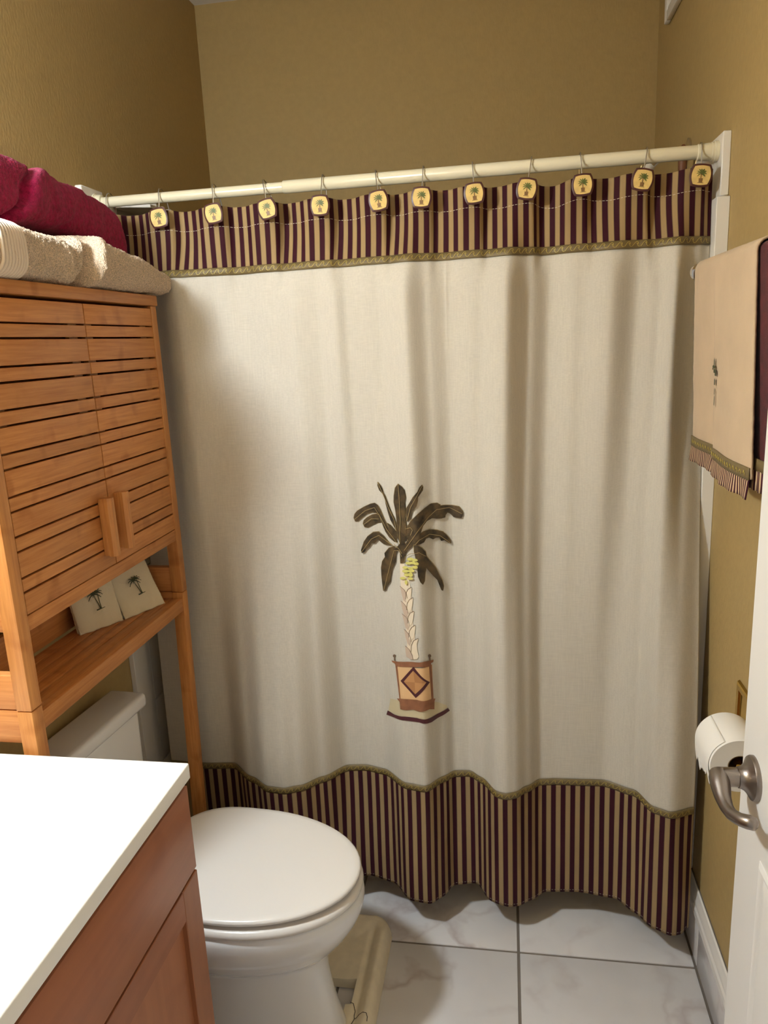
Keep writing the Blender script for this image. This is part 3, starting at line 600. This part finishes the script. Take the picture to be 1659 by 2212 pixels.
# ---------------------------------------------------------------- folded bath towels on top of the cabinet
def fuzz(bm,amp,freq,seed=0):
    bm.normal_update()
    for v in bm.verts:
        n=noise.noise(v.co*freq+Vector((seed,seed*2,0)))
        v.co+=v.normal*amp*n
def clampz(bm,z):
    for v in bm.verts: v.co.z=max(v.co.z,z)
def roll_mesh(y0,y1,prof,xc,ridges,nu=150,nv=70,lean=0,endr=.05):
    """bundle of folded towel lying along y. prof(t)->(x0,x1,z0,z1) at t 0..1; ridges(t,a)->push"""
    bm=B(); rings=[]
    for i in range(nu+1):
        t=i/nu; y=y0+(y1-y0)*t; x0,x1,z0,z1=prof(t); ring=[]
        e=min(t*(y1-y0),(1-t)*(y1-y0)); s=min(1,e/endr); cap=math.sqrt(max(0.004,1-(1-s)**2))
        cx_,cz_=(x0+x1)/2,(z0+z1)/2; hx,hz_=(x1-x0)/2,(z1-z0)/2
        for k in range(nv):
            a=2*PI*k/nv; c,s_=math.cos(a),math.sin(a); ex=.55
            px=math.copysign(abs(c)**ex,c); pz=math.copysign(abs(s_)**ex,s_)
            r=1+ridges(t,a)
            zc=cz_+hz_*pz*r*(cap if pz>0 else 1-.25*(1-cap))
            ring.append((cx_+hx*px*r*(.35+.65*cap),y,max(z0,zc)))
        rings.append(ring)
    loft(bm,rings); return bm
def g(t,c,w): return math.exp(-((t-c)/w)**2)
def lerp(pts,t):
    for (a,u),(b,v) in zip(pts,pts[1:]):
        if t<=b:
            k=(t-a)/(b-a); k=k*k*(3-2*k) if False else k; return u+(v-u)*k
    return pts[-1][1]
TOPZ=1.7315
bt=thing('bath_towel','thick beige terry bath towel folded in a bundle under the burgundy one','towel',(.15,-.35,TOPZ),0)
# near bundle with the ribbed border, and the far fold tucked over
def prA(t): return (.030,.226+.006*math.sin(t*7),TOPZ,TOPZ+lerp([(0,.10),(.45,.098),(.8,.094),(1,.085)],t))
def prB(t): return (.030,.226+.012*math.sin(t*PI)+.022*t*t,TOPZ,TOPZ+lerp([(0,.098),(.2,.104),(.5,.090),(.75,.072),(1,.052)],t))
def stp(x,w): return 1/(1+math.exp(-x/w))
def rdA(t,a):
    return .03*g(t,.93,.06)+.010*math.sin(a*2+t*5)-.035*stp(t-.38-.03*math.sin(a*1.1),.006)*(math.cos(a)>-.3)*0
def rdB(t,a):
    s=stp(math.cos(a)+.3,.08); w=.10*(a if a<PI else a-2*PI)*.5
    return s*(-.30*g(t-w,.115,.028)+.10*g(t-w,.185,.035)-.07*stp(t-.70-.05*math.sin(a),.006)-.03*g(t-.05*math.sin(a),.70,.012)-.04*stp(t-.43+.08*math.sin(a),.02)+.02*g(t,.60,.06))
bm=roll_mesh(-.672,-.345,prA,0,rdA,190,150,endr=.045); fuzz(bm,.0030,38); fuzz(bm,.0022,200,3); fuzz(bm,.0026,430,5)
clampz(bm,TOPZ); put('near_fold',bm,M['beige'],bt,angle=180)
bm=roll_mesh(-.372,.060,prB,0,rdB,260,150,endr=.055); fuzz(bm,.0030,34,9); fuzz(bm,.0022,200,4); fuzz(bm,.0026,430,6)
clampz(bm,TOPZ); put('far_fold',bm,M['beige'],bt,angle=180)
# ribbed dobby border wrapped round the near bundle
bm=B()
for k in range(9):
    y=-.600+k*.0085; pts=[]
    x0,x1,z0,z1=prA((y+.672)/.327); cx_,cz_=(x0+x1)/2,(z0+z1)/2; hx,hz_=(x1-x0)/2,(z1-z0)/2
    for i in range(26):
        a=-1.1+i*(2.6/25); c,s_=math.cos(a),math.sin(a)
        pts.append((cx_+(hx+.0015)*math.copysign(abs(c)**.55,c),y,cz_+(hz_+.0015)*math.copysign(abs(s_)**.55,s_)))
    tube(bm,pts,.0036,6)
put('ribbed_border',bm,M['dobby'],bt,angle=180)
bu=thing('bath_towel','burgundy terry bath towel bundled on top of the beige towel on the cabinet','towel',(.10,-.3,TOPZ+.08),0)
def prC(t): return (.012,lerp([(0,.150),(.5,.150),(1,.135)],t),TOPZ+lerp([(0,.112),(.62,.112),(.80,.080),(1,.060)],t),TOPZ+lerp([(0,.246),(.35,.236),(.50,.229),(.66,.231),(.80,.229),(.92,.216),(1,.170)],t))
def rdC(t,a):
    s=stp(math.cos(a)+.4,.08); sn=math.sin(a)
    return s*(-.20*g(t-.10*sn,.34,.014)+.10*g(t-.10*sn,.385,.035)-.07*stp(t-.46-.10*sn,.008)-.05*stp(t-.62-.13*sn,.010)-.05*g(t-.13*sn,.62,.02)-.07*stp(t-.78-.10*sn,.010)+.015*math.sin(a*2))
bm=roll_mesh(-.62,.068,prC,0,rdC,260,130,endr=.055); fuzz(bm,.0035,24,11); fuzz(bm,.0012,220,12); fuzz(bm,.0010,430,12)
put('towel_body',bm,M['burg'],bu,angle=180)
# ---------------------------------------------------------------- guest towels leaning on the lower shelf
def guest(p0,p1,hgt,tilt,label,layers):
    p0=Vector(p0); p1=Vector(p1); e=(p1-p0).normalized(); wd=(p1-p0).length
    back=Vector((-e.y,e.x,0)); 
    if back.x>0: back=-back
    up=(Vector((0,0,1))*math.cos(tilt)+back*math.sin(tilt)); nrm=(back*-math.cos(tilt)+Vector((0,0,1))*math.sin(tilt))
    t=thing('guest_towel',label,'towel',(p0+p1)/2+Vector((0,0,.0)),0,'ivory guest towels on the cabinet shelf')
    for k in range(layers):
        th=.0075
        def F(u,v,side,k=k):
            bow=.004*math.sin(u*PI)+.0015*math.sin(u*13+k)+.001*math.sin(v*9+k*2)
            d=-th*k-(th*.92 if side else 0)+bow*(1 if k==0 else .6)
            edge=.0007*math.sin(u*17+k*3)
            return p0+e*(wd*(u*(1-.02*k)+.01*k))+up*(hgt*v+edge*(1-v)+.004*(k==0)*0)+nrm*(d-.001)+nrm*(-.003)*(((2*u-1)**8)+((2*v-1)**8)*.7)*(1 if not side else -1)
        bm=B(); nu,nv=40,36
        A=grid(bm,nu,nv,lambda u,v:F(u,v,0)); Bk=grid(bm,nu,nv,lambda u,v:F(u,v,1))
        for j in range(nv):
            bm.faces.new((A[j][0],A[j+1][0],Bk[j+1][0],Bk[j][0])); bm.faces.new((A[j][nu],Bk[j][nu],Bk[j+1][nu],A[j+1][nu]))
        for i in range(nu):
            bm.faces.new((A[0][i],Bk[0][i],Bk[0][i+1],A[0][i+1])); bm.faces.new((A[nv][i],A[nv][i+1],Bk[nv][i+1],Bk[nv][i]))
        bmesh.ops.recalc_face_normals(bm,faces=bm.faces); fuzz(bm,.0009,300,k)
        put('terry_fold',bm,M['guest'],t,angle=180)
    # small embroidered palm
    def ft(u,v,o=.0035): 
        return p0+e*(wd*u)+up*(hgt*v)+nrm*(.004*math.sin(u*PI)+o)
    bm=B(); cu,cv=.50,.60
    def stroke(pts,w0,w1):
        L=[];R=[];n=len(pts)
        for i,(a,b) in enumerate(pts):
            q=pts[min(i+1,n-1)]; r=pts[max(i-1,0)]; dx=(q[0]-r[0]); dz=(q[1]-r[1]); dd=math.hypot(dx,dz) or 1
            wv=(w0+(w1-w0)*i/(n-1))/2; nx,nz=-dz/dd*wv,dx/dd*wv
            L.append(bm.verts.new(ft(cu+(a+nx)/wd,cv+(b+nz)/hgt))); R.append(bm.verts.new(ft(cu+(a-nx)/wd,cv+(b-nz)/hgt)))
        for i in range(n-1): bm.faces.new((L[i],L[i+1],R[i+1],R[i]))
    for ox,oz,sc in ((-.003,0,1.),(.006,.003,.8)):
        for ang in (95,55,20,-15,135,165,200):
            a=math.radians(ang); pts=[]
            for i in range(6):
                q=i/5; pts.append((ox+sc*.017*q*math.cos(a),oz+sc*(.017*q*math.sin(a)+.006*q-.012*q*q)))
            stroke(pts,.0034*sc,.0016*sc)
        stroke([(ox,oz),(ox*.9+.001,oz-.01),(.003+ox*.5,-.022),(.005+ox*.2,-.036)],.0016,.0024)
    stroke([(-.006,-.037),(.004,-.0365),(.016,-.0355)],.003,.0012)
    put('palm_stitching',bm,M['stitch_g'],t,angle=180,fix=False)
guest((.072,-.300,.9735),(.126,-.203,.9735),.135,math.radians(17),'ivory guest towel with stitched palm, nearer of the two on the bamboo shelf',3)
guest((.128,-.196,.9735),(.176,-.082,.9735),.135,math.radians(28),'ivory guest towel with stitched palm, farther one beside the shelf end post',3)
# ---------------------------------------------------------------- vanity
VF=.490; VY=-.689
van=thing('vanity_cabinet','reddish stained wood vanity with plain false drawer front and framed doors','cabinet',(.24,-1.07,0))
def vpart(name,lo,hi,m,bev=.0015): return put(name,box(B(),lo,hi,bev,2),M[m],van)
vpart('side_board',(.004,VY-.018,.10),(VF-.019,VY-.0005,.8865),'cherry_z')
vpart('side_board',(.004,FR+.006,.10),(VF-.019,FR+.024,.8865),'cherry_z')
vpart('back_board',(.004,FR+.025,.10),(.012,VY-.019,.8865),'cherry_z')
vpart('floor_board',(.013,FR+.025,.10),(VF-.020,VY-.019,.116),'cherry_y')
vpart('face_rail',(VF-.038,FR+.025,.690),(VF-.0195,VY-.019,.720),'cherry_y')
vpart('toe_kick',(.004,FR+.006,0),(VF-.085,VY-.0005,.0995),'cherry_y')
vpart('drawer_front',(VF-.0185,FR+.012,.7065),(VF,VY,.868),'cherry_y',.002)
for (y0,y1) in ((-1.072,VY),(FR+.012,-1.076)):
    bm=B(); st=.059
    box(bm,(VF-.0185,y0,.125),(VF,y0+st,.701),.0015,1); box(bm,(VF-.0185,y1-st,.125),(VF,y1,.701),.0015,1)
    d=put('door',bm,M['cherry_z'],van)
    for za,zb in ((.125,.184),(.644,.701)): put('door_rail',box(B(),(VF-.0185,y0+st,za),(VF,y1-st,zb),.001,1),M['cherry_y'],d)
    put('field_panel',box(B(),(VF-.016,y0+st-.003,.18),(VF-.0095,y1-st+.003,.648)),M['cherry_z'],d,smooth=False)
CXF=.502; CYF=-.692; CT=.914
ctop=thing('countertop','glossy white moulded vanity top with a shallow oval basin','countertop',(.25,-1.07,CT))
bc=(.245,-1.075); ba,bb_=.150,.215
def ctz(x,y):
    r=math.hypot((x-bc[0])/ba,(y-bc[1])/bb_)
    if r>=1: return CT
    return CT-.13*(1-r**3)*sstep(1.,.80,r) if False else CT-.12*(math.cos(min(1,r)*PI)*.5+.5)**.7
bm=B(); nx,ny=100,152
XA=lambda u: .002+(CXF-.005-.002)*u; YA=lambda v:(FR+.003)+(CYF-.003-FR-.003)*v
inb=lambda u,v: math.hypot((XA(u)-bc[0])/ba,(YA(v)-bc[1])/bb_)<1.0
V=grid(bm,nx,ny,lambda u,v:(XA(u),YA(v),ctz(XA(u),YA(v))),mask=lambda u,v:not inb(u,v))
# rolled front and far edges, then the skirt down to the underside
def edge(vs,d):
    prev=vs
    for (o,zz) in ((.0012,-.0004),(.0024,-.0014),(.003,-.003),(.003,-.027),(-.02,-.027)):
        cur_=[]
        for v in vs: cur_.append(bm.verts.new((v.co.x+d[0]*o,v.co.y+d[1]*o,CT+zz)))
        for a,b,c,e in zip(prev,prev[1:],cur_[1:],cur_): bm.faces.new((a,b,c,e))
        prev=cur_
    return prev
e1=edge([V[j][nx] for j in range(ny+1)],(1,0)); e2=edge([V[ny][i] for i in range(nx,-1,-1)],(0,1))
for z_ in (0,): 
    c0=V[ny][nx].co
    def cr(o,zz): return (c0.x+o,c0.y,CT+zz),(c0.x+o*.707,c0.y+o*.707,CT+zz),(c0.x,c0.y+o,CT+zz)
    pr=None
    for (o,zz) in ((.0012,-.0004),(.0024,-.0014),(.003,-.003),(.003,-.027)):
        r=[bm.verts.new(p) for p in cr(o,zz)]
        if pr:
            for k in range(2): bm.faces.new((pr[k],pr[k+1],r[k+1],r[k]))
        else:
            cv_=bm.verts.new(c0); 
            for k in range(2): bm.faces.new((cv_,r[k],r[k+1]))
        pr=r
bmesh.ops.delete(bm,geom=[v for v in bm.verts if not v.link_faces],context='VERTS')
bmesh.ops.remove_doubles(bm,verts=bm.verts,dist=.00005)
put('counter_slab',bm,M['counter'],ctop,angle=50)
bm=B(); grid(bm,nx,ny,lambda u,v:(XA(u),YA(v),ctz(XA(u),YA(v))),mask=inb)
bmesh.ops.delete(bm,geom=[v for v in bm.verts if not v.link_faces],context='VERTS')
put('basin',bm,M['counter'],ctop,angle=180)
# ---------------------------------------------------------------- toilet (turned a few degrees, as it stands)
TR=math.radians(-4.4)
toi=thing('toilet','white toilet with closed lid between the vanity and the shower curtain','toilet',(0.0,-.326,0),TR)
def egg(xb,xf,hw,z,n=64,xw=None,sq=2.0):
    """toilet outline: rounded front at xf, flatter back at xb, widest at xw"""
    xw=xw if xw is not None else xb+(xf-xb)*.42; pts=[]
    for k in range(n):
        a=2*PI*k/n; c,s=math.cos(a),math.sin(a)
        if c>=0: x=xw+(xf-xw)*abs(c)**(2/2.05)
        else: x=xw-(xw-xb)*abs(c)**(2/3.2)
        e=2/2.05 if c>=0 else 2/2.6
        pts.append((x,hw*math.copysign(abs(s)**e,s),z))
    return pts
def tput(name,bm,m,angle=40): return put(name,bm,M[m],toi,world=False,angle=angle)
XT=.712
bm=B(); loft(bm,[egg(.215,XT-.006,.182,.4445),egg(.213,XT-.001,.1872,.4470),egg(.213,XT,.188,.4515),egg(.213,XT-.0005,.1875,.4545),egg(.216,XT-.005,.184,.4578),egg(.224,XT-.018,.172,.4592),egg(.26,XT-.08,.115,.4600),egg(.36,XT-.2,.04,.4603)])
tput('lid',bm,'seat',60)
bm=B()
for yy in (-.13,.13): box(bm,(.30,yy-.012,.4335),(.33,yy+.012,.446),.002)
box(bm,(XT-.08,-.03,.4335),(XT-.05,.03,.446),.002); tput('bumper',bm,'seat')
bm=B(); loft(bm,[egg(.225,XT-.004,.186,.4125),egg(.222,XT+.003,.1905,.4160),egg(.221,XT+.0045,.192,.4230),egg(.222,XT+.002,.190,.4310),egg(.226,XT-.006,.184,.4340)]); tput('seat',bm,'seat',60)
bm=B()
for yy in (-.07,.07): tube(bm,[(.198,yy-.022,.440),(.198,yy-.02,.440),(.198,yy+.02,.440),(.198,yy+.022,.440)],[.011,.0135,.0135,.011],16)
tput('hinge',bm,'seat')
bm=B()
R=[egg(.10,XT-.004,.184,.4115,xw=.40),egg(.10,XT+.004,.190,.406,xw=.40),egg(.10,XT+.006,.1915,.392,xw=.40),egg(.10,XT+.002,.1885,.368,xw=.40),egg(.10,XT-.010,.180,.340,xw=.39),egg(.10,XT-.022,.172,.322,xw=.39),egg(.10,XT-.026,.168,.314,xw=.38),egg(.10,XT-.032,.163,.306,xw=.38),egg(.10,XT-.046,.150,.286,xw=.38),egg(.11,XT-.062,.138,.268,xw=.37),egg(.115,XT-.080,.124,.254,xw=.37),egg(.12,XT-.088,.116,.236,xw=.37),egg(.12,XT-.090,.112,.190,xw=.37),egg(.12,XT-.080,.112,.120,xw=.37),egg(.12,XT-.062,.118,.050,xw=.37),egg(.12,XT-.052,.124,.018,xw=.37),egg(.12,XT-.050,.126,.0,xw=.37)]
loft(bm,R); tput('bowl',bm,'porc',60)
bm=B(); box(bm,(.018,-.165,.395),(.108,.165,.735),.022,5)
for v in bm.verts:
    if v.co.z<.6: v.co.y*=1-.12*(.735-v.co.z)
tput('tank',bm,'porc',60)
bm=B(); box(bm,(.016,-.181,.724),(.120,.181,.763),.012,4)
for v in bm.verts:
    if v.co.x>.06: v.co.x+=.004*(1-(v.co.y/.18)**2)
tput('tank_lid',bm,'porc',60)
bm=B(); tube(bm,[(.108,-.11,.68),(.118,-.11,.68)],.012,14); tube(bm,[(.118,-.115,.68),(.124,-.10,.679),(.124,-.06,.674),(.122,-.045,.672)],[.006,.007,.006,.005],10); tput('flush_lever',bm,'chrome')
# ---------------------------------------------------------------- cream plastic tray round the toilet foot
tray=thing('plastic_floor_tray','cracked cream plastic tray lying round the toilet foot on marble tile','floor tray',(.56,-.3,0))
TX0,TX1,TY0,TY1=.30,.716,-.75,-.018
def sd(x,y,r=.055):
    cx_,cy_=(TX0+TX1)/2,(TY0+TY1)/2; qx=abs(x-cx_)-(TX1-TX0)/2+r; qy=abs(y-cy_)-(TY1-TY0)/2+r
    return -(math.hypot(max(qx,0),max(qy,0))+min(max(qx,qy),0)-r)
def th(x,y):
    d=sd(x,y)
    if d<=0: return 0
    edge_=.036*math.sqrt(max(0,1-(1-min(1,d/.016))**2))
    right=TX1-x; rim=.010*math.exp(-((right-.022)/.013)**2)*sstep(-.03,-.10,y if False else -abs(y+.0)) if False else .010*math.exp(-((right-.020)/.014)**2)
    groove=-.007*math.exp(-((right-.046)/.008)**2)
    far=sstep(-.015,-.07,0) if False else 1
    k=min(1,max(0,(-y-.05)/.05))
    return max(0,edge_+(rim+groove)*k*(1 if d>.004 else 0)-.008*sstep(.03,.10,d))
bm=B(); nx,ny=140,240
hole=lambda x,y: (TX0+.04<x<.655 and -.312<y<-.240) or (.32<x<.640 and -.62<y<-.240)
gx=lambda u:TX0-.002+(TX1-TX0+.004)*u; gy=lambda v:TY0-.002+(TY1-TY0+.004)*v
grid(bm,nx,ny,lambda u,v:(gx(u),gy(v),max(.001,th(gx(u),gy(v)))),mask=lambda u,v: sd(gx(u),gy(v))>-.001 and not hole(gx(u),gy(v)))
bmesh.ops.delete(bm,geom=[v for v in bm.verts if not v.link_faces],context='VERTS')
be=[e for e in bm.edges if len(e.link_faces)==1 and (e.verts[0].co.z+e.verts[1].co.z)/2>.012]
r=bmesh.ops.extrude_edge_only(bm,edges=be)
for v in [q for q in r['geom'] if isinstance(q,bmesh.types.BMVert)]: v.co.z=.001
put('tray_body',bm,M['cream'],tray,angle=50)
bm=B()
def crack(pts,w0):
    V0=[]
    for i,(x,y) in enumerate(pts):
        a=pts[max(0,i-1)]; b=pts[min(len(pts)-1,i+1)]; dx,dy=b[0]-a[0],b[1]-a[1]; d=math.hypot(dx,dy)
        V0.append((bm.verts.new((x-dy/d*w0,y+dx/d*w0,th(x,y)+.0012)),bm.verts.new((x+dy/d*w0,y-dx/d*w0,th(x,y)+.0012))))
    for p,q in zip(V0,V0[1:]): bm.faces.new((p[0],q[0],q[1],p[1]))
crack([(.652,-.310),(.660,-.312),(.664,-.320),(.668,-.330),(.668,-.342),(.670,-.350),(.667,-.360),(.664,-.370)],.0008)
crack([(.670,-.350),(.675,-.350),(.681,-.346),(.690,-.344),(.699,-.346),(.703,-.354),(.704,-.365)],.0008)
put('crack',bm,M['dark'],tray,fix=False)
# ---------------------------------------------------------------- towel bar and towels on the right wall
BRX=1.437; BRZ=1.710
bar=thing('towel_bar','chrome towel bar with round end on the right wall','towel bar',(BRX,-.30,BRZ))
bm=B(); tube(bm,[(BRX,-.058,BRZ),(BRX,-.60,BRZ)],.008,20); put('bar_tube',bm,M['chrome'],bar)
for y in (-.075,-.585):
    bm=B(); tube(bm,[(W,y,BRZ),(W-.006,y,BRZ),(W-.008,y,BRZ),(W-.02,y,BRZ),(BRX,y,BRZ)],[.026,.026,.018,.010,.010],24); put('bracket',bm,M['chrome'],bar)
for y,s in ((-.052,1),(-.61,-1)):
    bm=B(); tube(bm,[(BRX,y-s*.014,BRZ),(BRX,y-s*.012,BRZ),(BRX,y-s*.003,BRZ),(BRX,y,BRZ),(BRX,y+s*.001,BRZ)],[.009,.0165,.0175,.0155,.002],28); put('end_cap',bm,M['chrome'],bar,angle=30)
def pleat(y):   # sideways push of the hanging cloth: the near part laps over the far part
    return .011*sstep(-.255,-.235,y)
def drape(name,y0,y1,r,zf,zb,m,parent,nu=70,xbot=.012,pl=True,thick=.004,zrow=None):
    """cloth over the bar: front drop to zf, over the top, back drop to zb"""
    Lf=BRZ-zf; Lb=BRZ-zb; La=PI*r; T=Lf+La+Lb
    def Pt(y,s):
        if s<Lf:
            q=(Lf-s)/Lf; x=BRX-r+xbot*q+(pleat(y)*min(1,q*1.4) if pl else 0)+.0035*math.sin(y*23+1)*q; z=zf+s
            return (x,y,z-(.008*sstep(-.26,-.23,y)*q if False else 0))
        if s<Lf+La:
            a=(s-Lf)/r; return (BRX-r*math.cos(a),y,BRZ+r*math.sin(a))
        return (BRX+r+.004*((s-Lf-La)/Lb),y,BRZ-(s-Lf-La))
    def Pn(u,v):
        x,y,z=Pt(y0+(y1-y0)*u,T*v)
        if pl: y-=.040*u**3*(1-min(1,max(0,(BRZ-z)/(BRZ-zf)*1.6)))
        return (x,y,z)
    bm=B(); grid(bm,nu,110,Pn); fuzz(bm,.0007,220,2)
    o=put(name,bm,m,parent,angle=180,fix=True); md=o.modifiers.new('thickness','SOLIDIFY'); md.thickness=thick; md.offset=0
    return Pt
hs=thing('hand_towel','tan hand towel with striped frill hanging on the chrome bar','towel',(BRX,-.27,BRZ))
Y0,Y1=-.486,-.068
Pf=drape('terry_body',Y0,Y1,.018,1.352,1.40,M['hand'],hs)
def front(y,z): 
    q=(BRZ-z)/(BRZ-1.352); return BRX-.018+.012*q+pleat(y)*min(1,q*1.4)+.0035*math.sin(y*23+1)*q
bm=B(); grid(bm,90,3,lambda u,v:(front(Y0+(Y1-Y0)*u,1.352)-.0045,Y0+(Y1-Y0)*u,1.350+.021*v-.006*sstep(-.255,-.235,Y0+(Y1-Y0)*u)*0))
o=put('olive_braid',bm,M['tape'],hs); md=o.modifiers.new('thickness','SOLIDIFY'); md.thickness=.002; md.offset=0
bm=B()
for k in range(26):
    y=Y0+.014+k*.0158
    if y<Y1-.01:
        x=lambda yy: front(yy,1.352)-.0062
        for a,b in (((0,-.004),(.005,.004)),((.005,.004),(.008,-.002))):
            p=Vector((x(y+a[0]),y+a[0],1.3605+a[1])); q=Vector((x(y+b[0]),y+b[0],1.3605+b[1])); tube(bm,[p,q],.0006,4)
put('gold_stitching',bm,M['gold'],hs,angle=180)
bm=B(); n=260
def FR_(u,v):
    y=Y0+(Y1-Y0)*u; rip=.0020*math.sin(y*95)+.0018*math.sin(y*41+1)
    return (front(y,1.352)-.0035+rip*(1-v)-.002*(1-v),y,1.318+.034*v)
grid(bm,n,6,FR_,lambda u,v:(u*(Y1-Y0)*1.15,v))
o=put('striped_frill',bm,M['frill'],hs,angle=180); md=o.modifiers.new('thickness','SOLIDIFY'); md.thickness=.0015; md.offset=0
# tiny worn palm embroidery
bm=B()
def blot(y,z,ry,rz,n=8):
    r=[bm.verts.new((front(y,z)-.0052,y+ry*math.cos(2*PI*k/n)*(1+.4*(k%2)),z+rz*math.sin(2*PI*k/n)*(1+.3*(k%3)))) for k in range(n)]
    bm.faces.new(r)
for a in ((-.270,1.525,.010,.0022),(-.271,1.530,.003,.008),(-.276,1.517,.009,.003),(-.281,1.513,.005,.004),(-.275,1.497,.0035,.005),(-.274,1.479,.002,.005),(-.273,1.462,.0022,.008),(-.262,1.521,.004,.0015)): blot(*a)
put('worn_palm_stitching',bm,M['stitch_g'],hs,fix=False)
bh=thing('hand_towel','dark burgundy velour towel under the tan hand towel on the bar','towel',(BRX,-.40,BRZ))
drape('velour_body',-.545,-.30,.0115,1.366,1.37,M['velour'],bh,40,.020,False,.003)
bm=B(); grid(bm,30,2,lambda u,v:(front(-.545+.24*u,1.37)+.009,-.545+.24*u,1.366+.020*v)); o=put('olive_braid',bm,M['tape'],bh); md=o.modifiers.new('t','SOLIDIFY'); md.thickness=.002
bm=B(); grid(bm,60,2,lambda u,v:(front(-.545+.24*u,1.37)+.009+.002*math.sin(u*60),-.545+.24*u,1.333+.034*v),lambda u,v:(u*.36,v)); o=put('striped_frill',bm,M['frill'],bh); md=o.modifiers.new('t','SOLIDIFY'); md.thickness=.0015
# ---------------------------------------------------------------- toilet paper and its brass holder
TPX,TPZ,TR_=1.456,.812,.053; TY_0,TY_1=-.458,-.352
hold=thing('paper_holder','polished brass recessed toilet paper holder on the right wall','paper holder',(W,-.36,.80))
bm=B(); rr=[]
def fr(x,i): return [(x,-.468+i,.735+i),(x,-.222-i,.735+i),(x,-.222-i,.872-i),(x,-.468+i,.872-i)]
loft(bm,[fr(W-.001,0),fr(W-.006,.002),fr(W-.008,.006),fr(W-.007,.016),fr(W-.003,.019),fr(W-.002,.022)],cap=True); put('brass_plate',bm,M['brass'],hold,angle=20)
for y in (TY_0-.012,TY_1+.008):
    bm=B(); box(bm,(TPX-.010,y,TPZ-.010),(W-.004,y+.004,TPZ+.010),.0015); put('arm',bm,M['brass'],hold)
bm=B(); tube(bm,[(TPX,TY_0-.009,TPZ),(TPX,TY_1+.009,TPZ)],.008,16); put('spindle',bm,M['brass'],hold)
tp=thing('toilet_roll','white toilet roll on the brass holder with a torn sheet hanging','toilet roll',(TPX,-.405,TPZ))
bm=B(); n=64
def rg(r,y,w=0): return [(TPX+(r+w*math.sin(7*2*PI*k/n))*math.cos(2*PI*k/n),y,TPZ+(r+w*math.sin(7*2*PI*k/n))*math.sin(2*PI*k/n)) for k in range(n)]
loft(bm,[rg(.0205,TY_0+.001),rg(.022,TY_0),rg(.034,TY_0+.0005),rg(.052,TY_0),rg(TR_,TY_0+.002),rg(TR_,(TY_0+TY_1)/2,.0003),rg(TR_,TY_1-.002),rg(.052,TY_1),rg(.022,TY_1),rg(.0205,TY_1-.001),],cap=False)
put('roll',bm,M['paper'],tp,angle=35)
bm=B(); loft(bm,[rg(.0204,TY_0+.0008),rg(.0204,TY_1-.0008)],cap=False); o=put('core',bm,M['board'],tp); md=o.modifiers.new('t','SOLIDIFY'); md.thickness=.001
bm=B()
def sheet_tp(u,v):
    y=TY_0+.004+(TY_1-TY_0-.008)*u; rag=.018*abs(math.sin(u*9.5+.8))+.008*abs(math.sin(u*23))+.012*(u>.5)
    a0=math.radians(120); s=v
    if s<.45:
        a=a0+(PI-a0)*(s/.45); return (TPX+(TR_+.0012)*math.cos(a),y,TPZ+(TR_+.0012)*math.sin(a))
    q=(s-.45)/.55; ln=.020+rag
    return (TPX-TR_-.0012+.006*q*q,y,TPZ-ln*q)
grid(bm,60,24,sheet_tp); o=put('loose_sheet',bm,M['paper'],tp,angle=180); md=o.modifiers.new('t','SOLIDIFY'); md.thickness=.0004
# ---------------------------------------------------------------- air register high on the right wall
ve=thing('wall_vent','white wall vent high on the right wall at the frame top','vent',(W,.62,2.6))
bm=B(); box(bm,(W-.016,.40,2.4660),(W-.001,.43,2.6780),.003); box(bm,(W-.016,.757,2.4660),(W-.001,.787,2.6780),.003); box(bm,(W-.016,.43,2.4660),(W-.001,.757,2.4930),.003); box(bm,(W-.016,.43,2.6510),(W-.001,.757,2.6780),.003); put('vent_frame',bm,M['white'],ve)
for k in range(7):
    bm=B(); box(bm,(W-.012,.43,2.4990+k*.021),(W-.002,.757,2.5015+k*.021)); 
    put('louvre',bm,M['white'],ve,smooth=False)
# ---------------------------------------------------------------- things half hidden behind the rod
br=thing('bath_brush','brown wooden handle standing up behind the right end of the rod','brush',(1.483,.36,1.9))
bm=B(); tube(bm,[(1.483,.36,1.62),(1.483,.36,1.90),(1.483,.36,2.02),(1.483,.36,2.040),(1.483,.36,2.047)],[.008,.009,.0115,.009,.003],16); put('handle',bm,M['bristle'],br)
bm=B(); bmesh.ops.create_uvsphere(bm,u_segments=18,v_segments=10,radius=1,matrix=Matrix.Translation((1.483,.36,1.57))@Matrix.Diagonal((.022,.030,.055,1))); put('brush_head',bm,M['bristle'],br)
bm=B(); tube(bm,[(1.483,.36,2.025),(1.500,.36,2.028),(1.519,.36,2.030)],.002,8); put('hanging_hook',bm,M['chrome'],br)
sa=thing('wall_shower','white shower head on its arm behind the right end of the curtain','shower head',(W,.42,2.03))
bm=B(); tube(bm,[(W-.001,.46,2.055),(W-.006,.46,2.055)],.028,20); put('flange',bm,M['chrome'],sa)
bm=B(); tube(bm,[(W-.004,.46,2.055),(1.48,.45,2.052),(1.44,.44,2.035),(1.415,.43,2.012)],.009,12); put('arm',bm,M['chrome'],sa)
bm=B(); tube(bm,[(1.418,.432,2.016),(1.405,.428,2.000),(1.385,.42,1.972),(1.378,.417,1.962)],[.012,.016,.036,.034],22); put('spray_face',bm,M['plastic_w'],sa)
cd=thing('corner_shelf','pale ribbed corner shelf on the left wall behind the rod','shelf',(.005,.32,1.99))
bm=B(); loft(bm,[[(.008,.20,z),(.10,.24,z),(.10,.44,z),(.008,.46,z)] for z in (1.978,1.986)]); put('shelf_plate',bm,M['plastic_w'],cd,smooth=False)
for k in range(5):
    y=.235+k*.045; put('rib',box(B(),(.008,y,1.986),(.098,y+.012,1.994),.002),M['plastic_w'],cd)
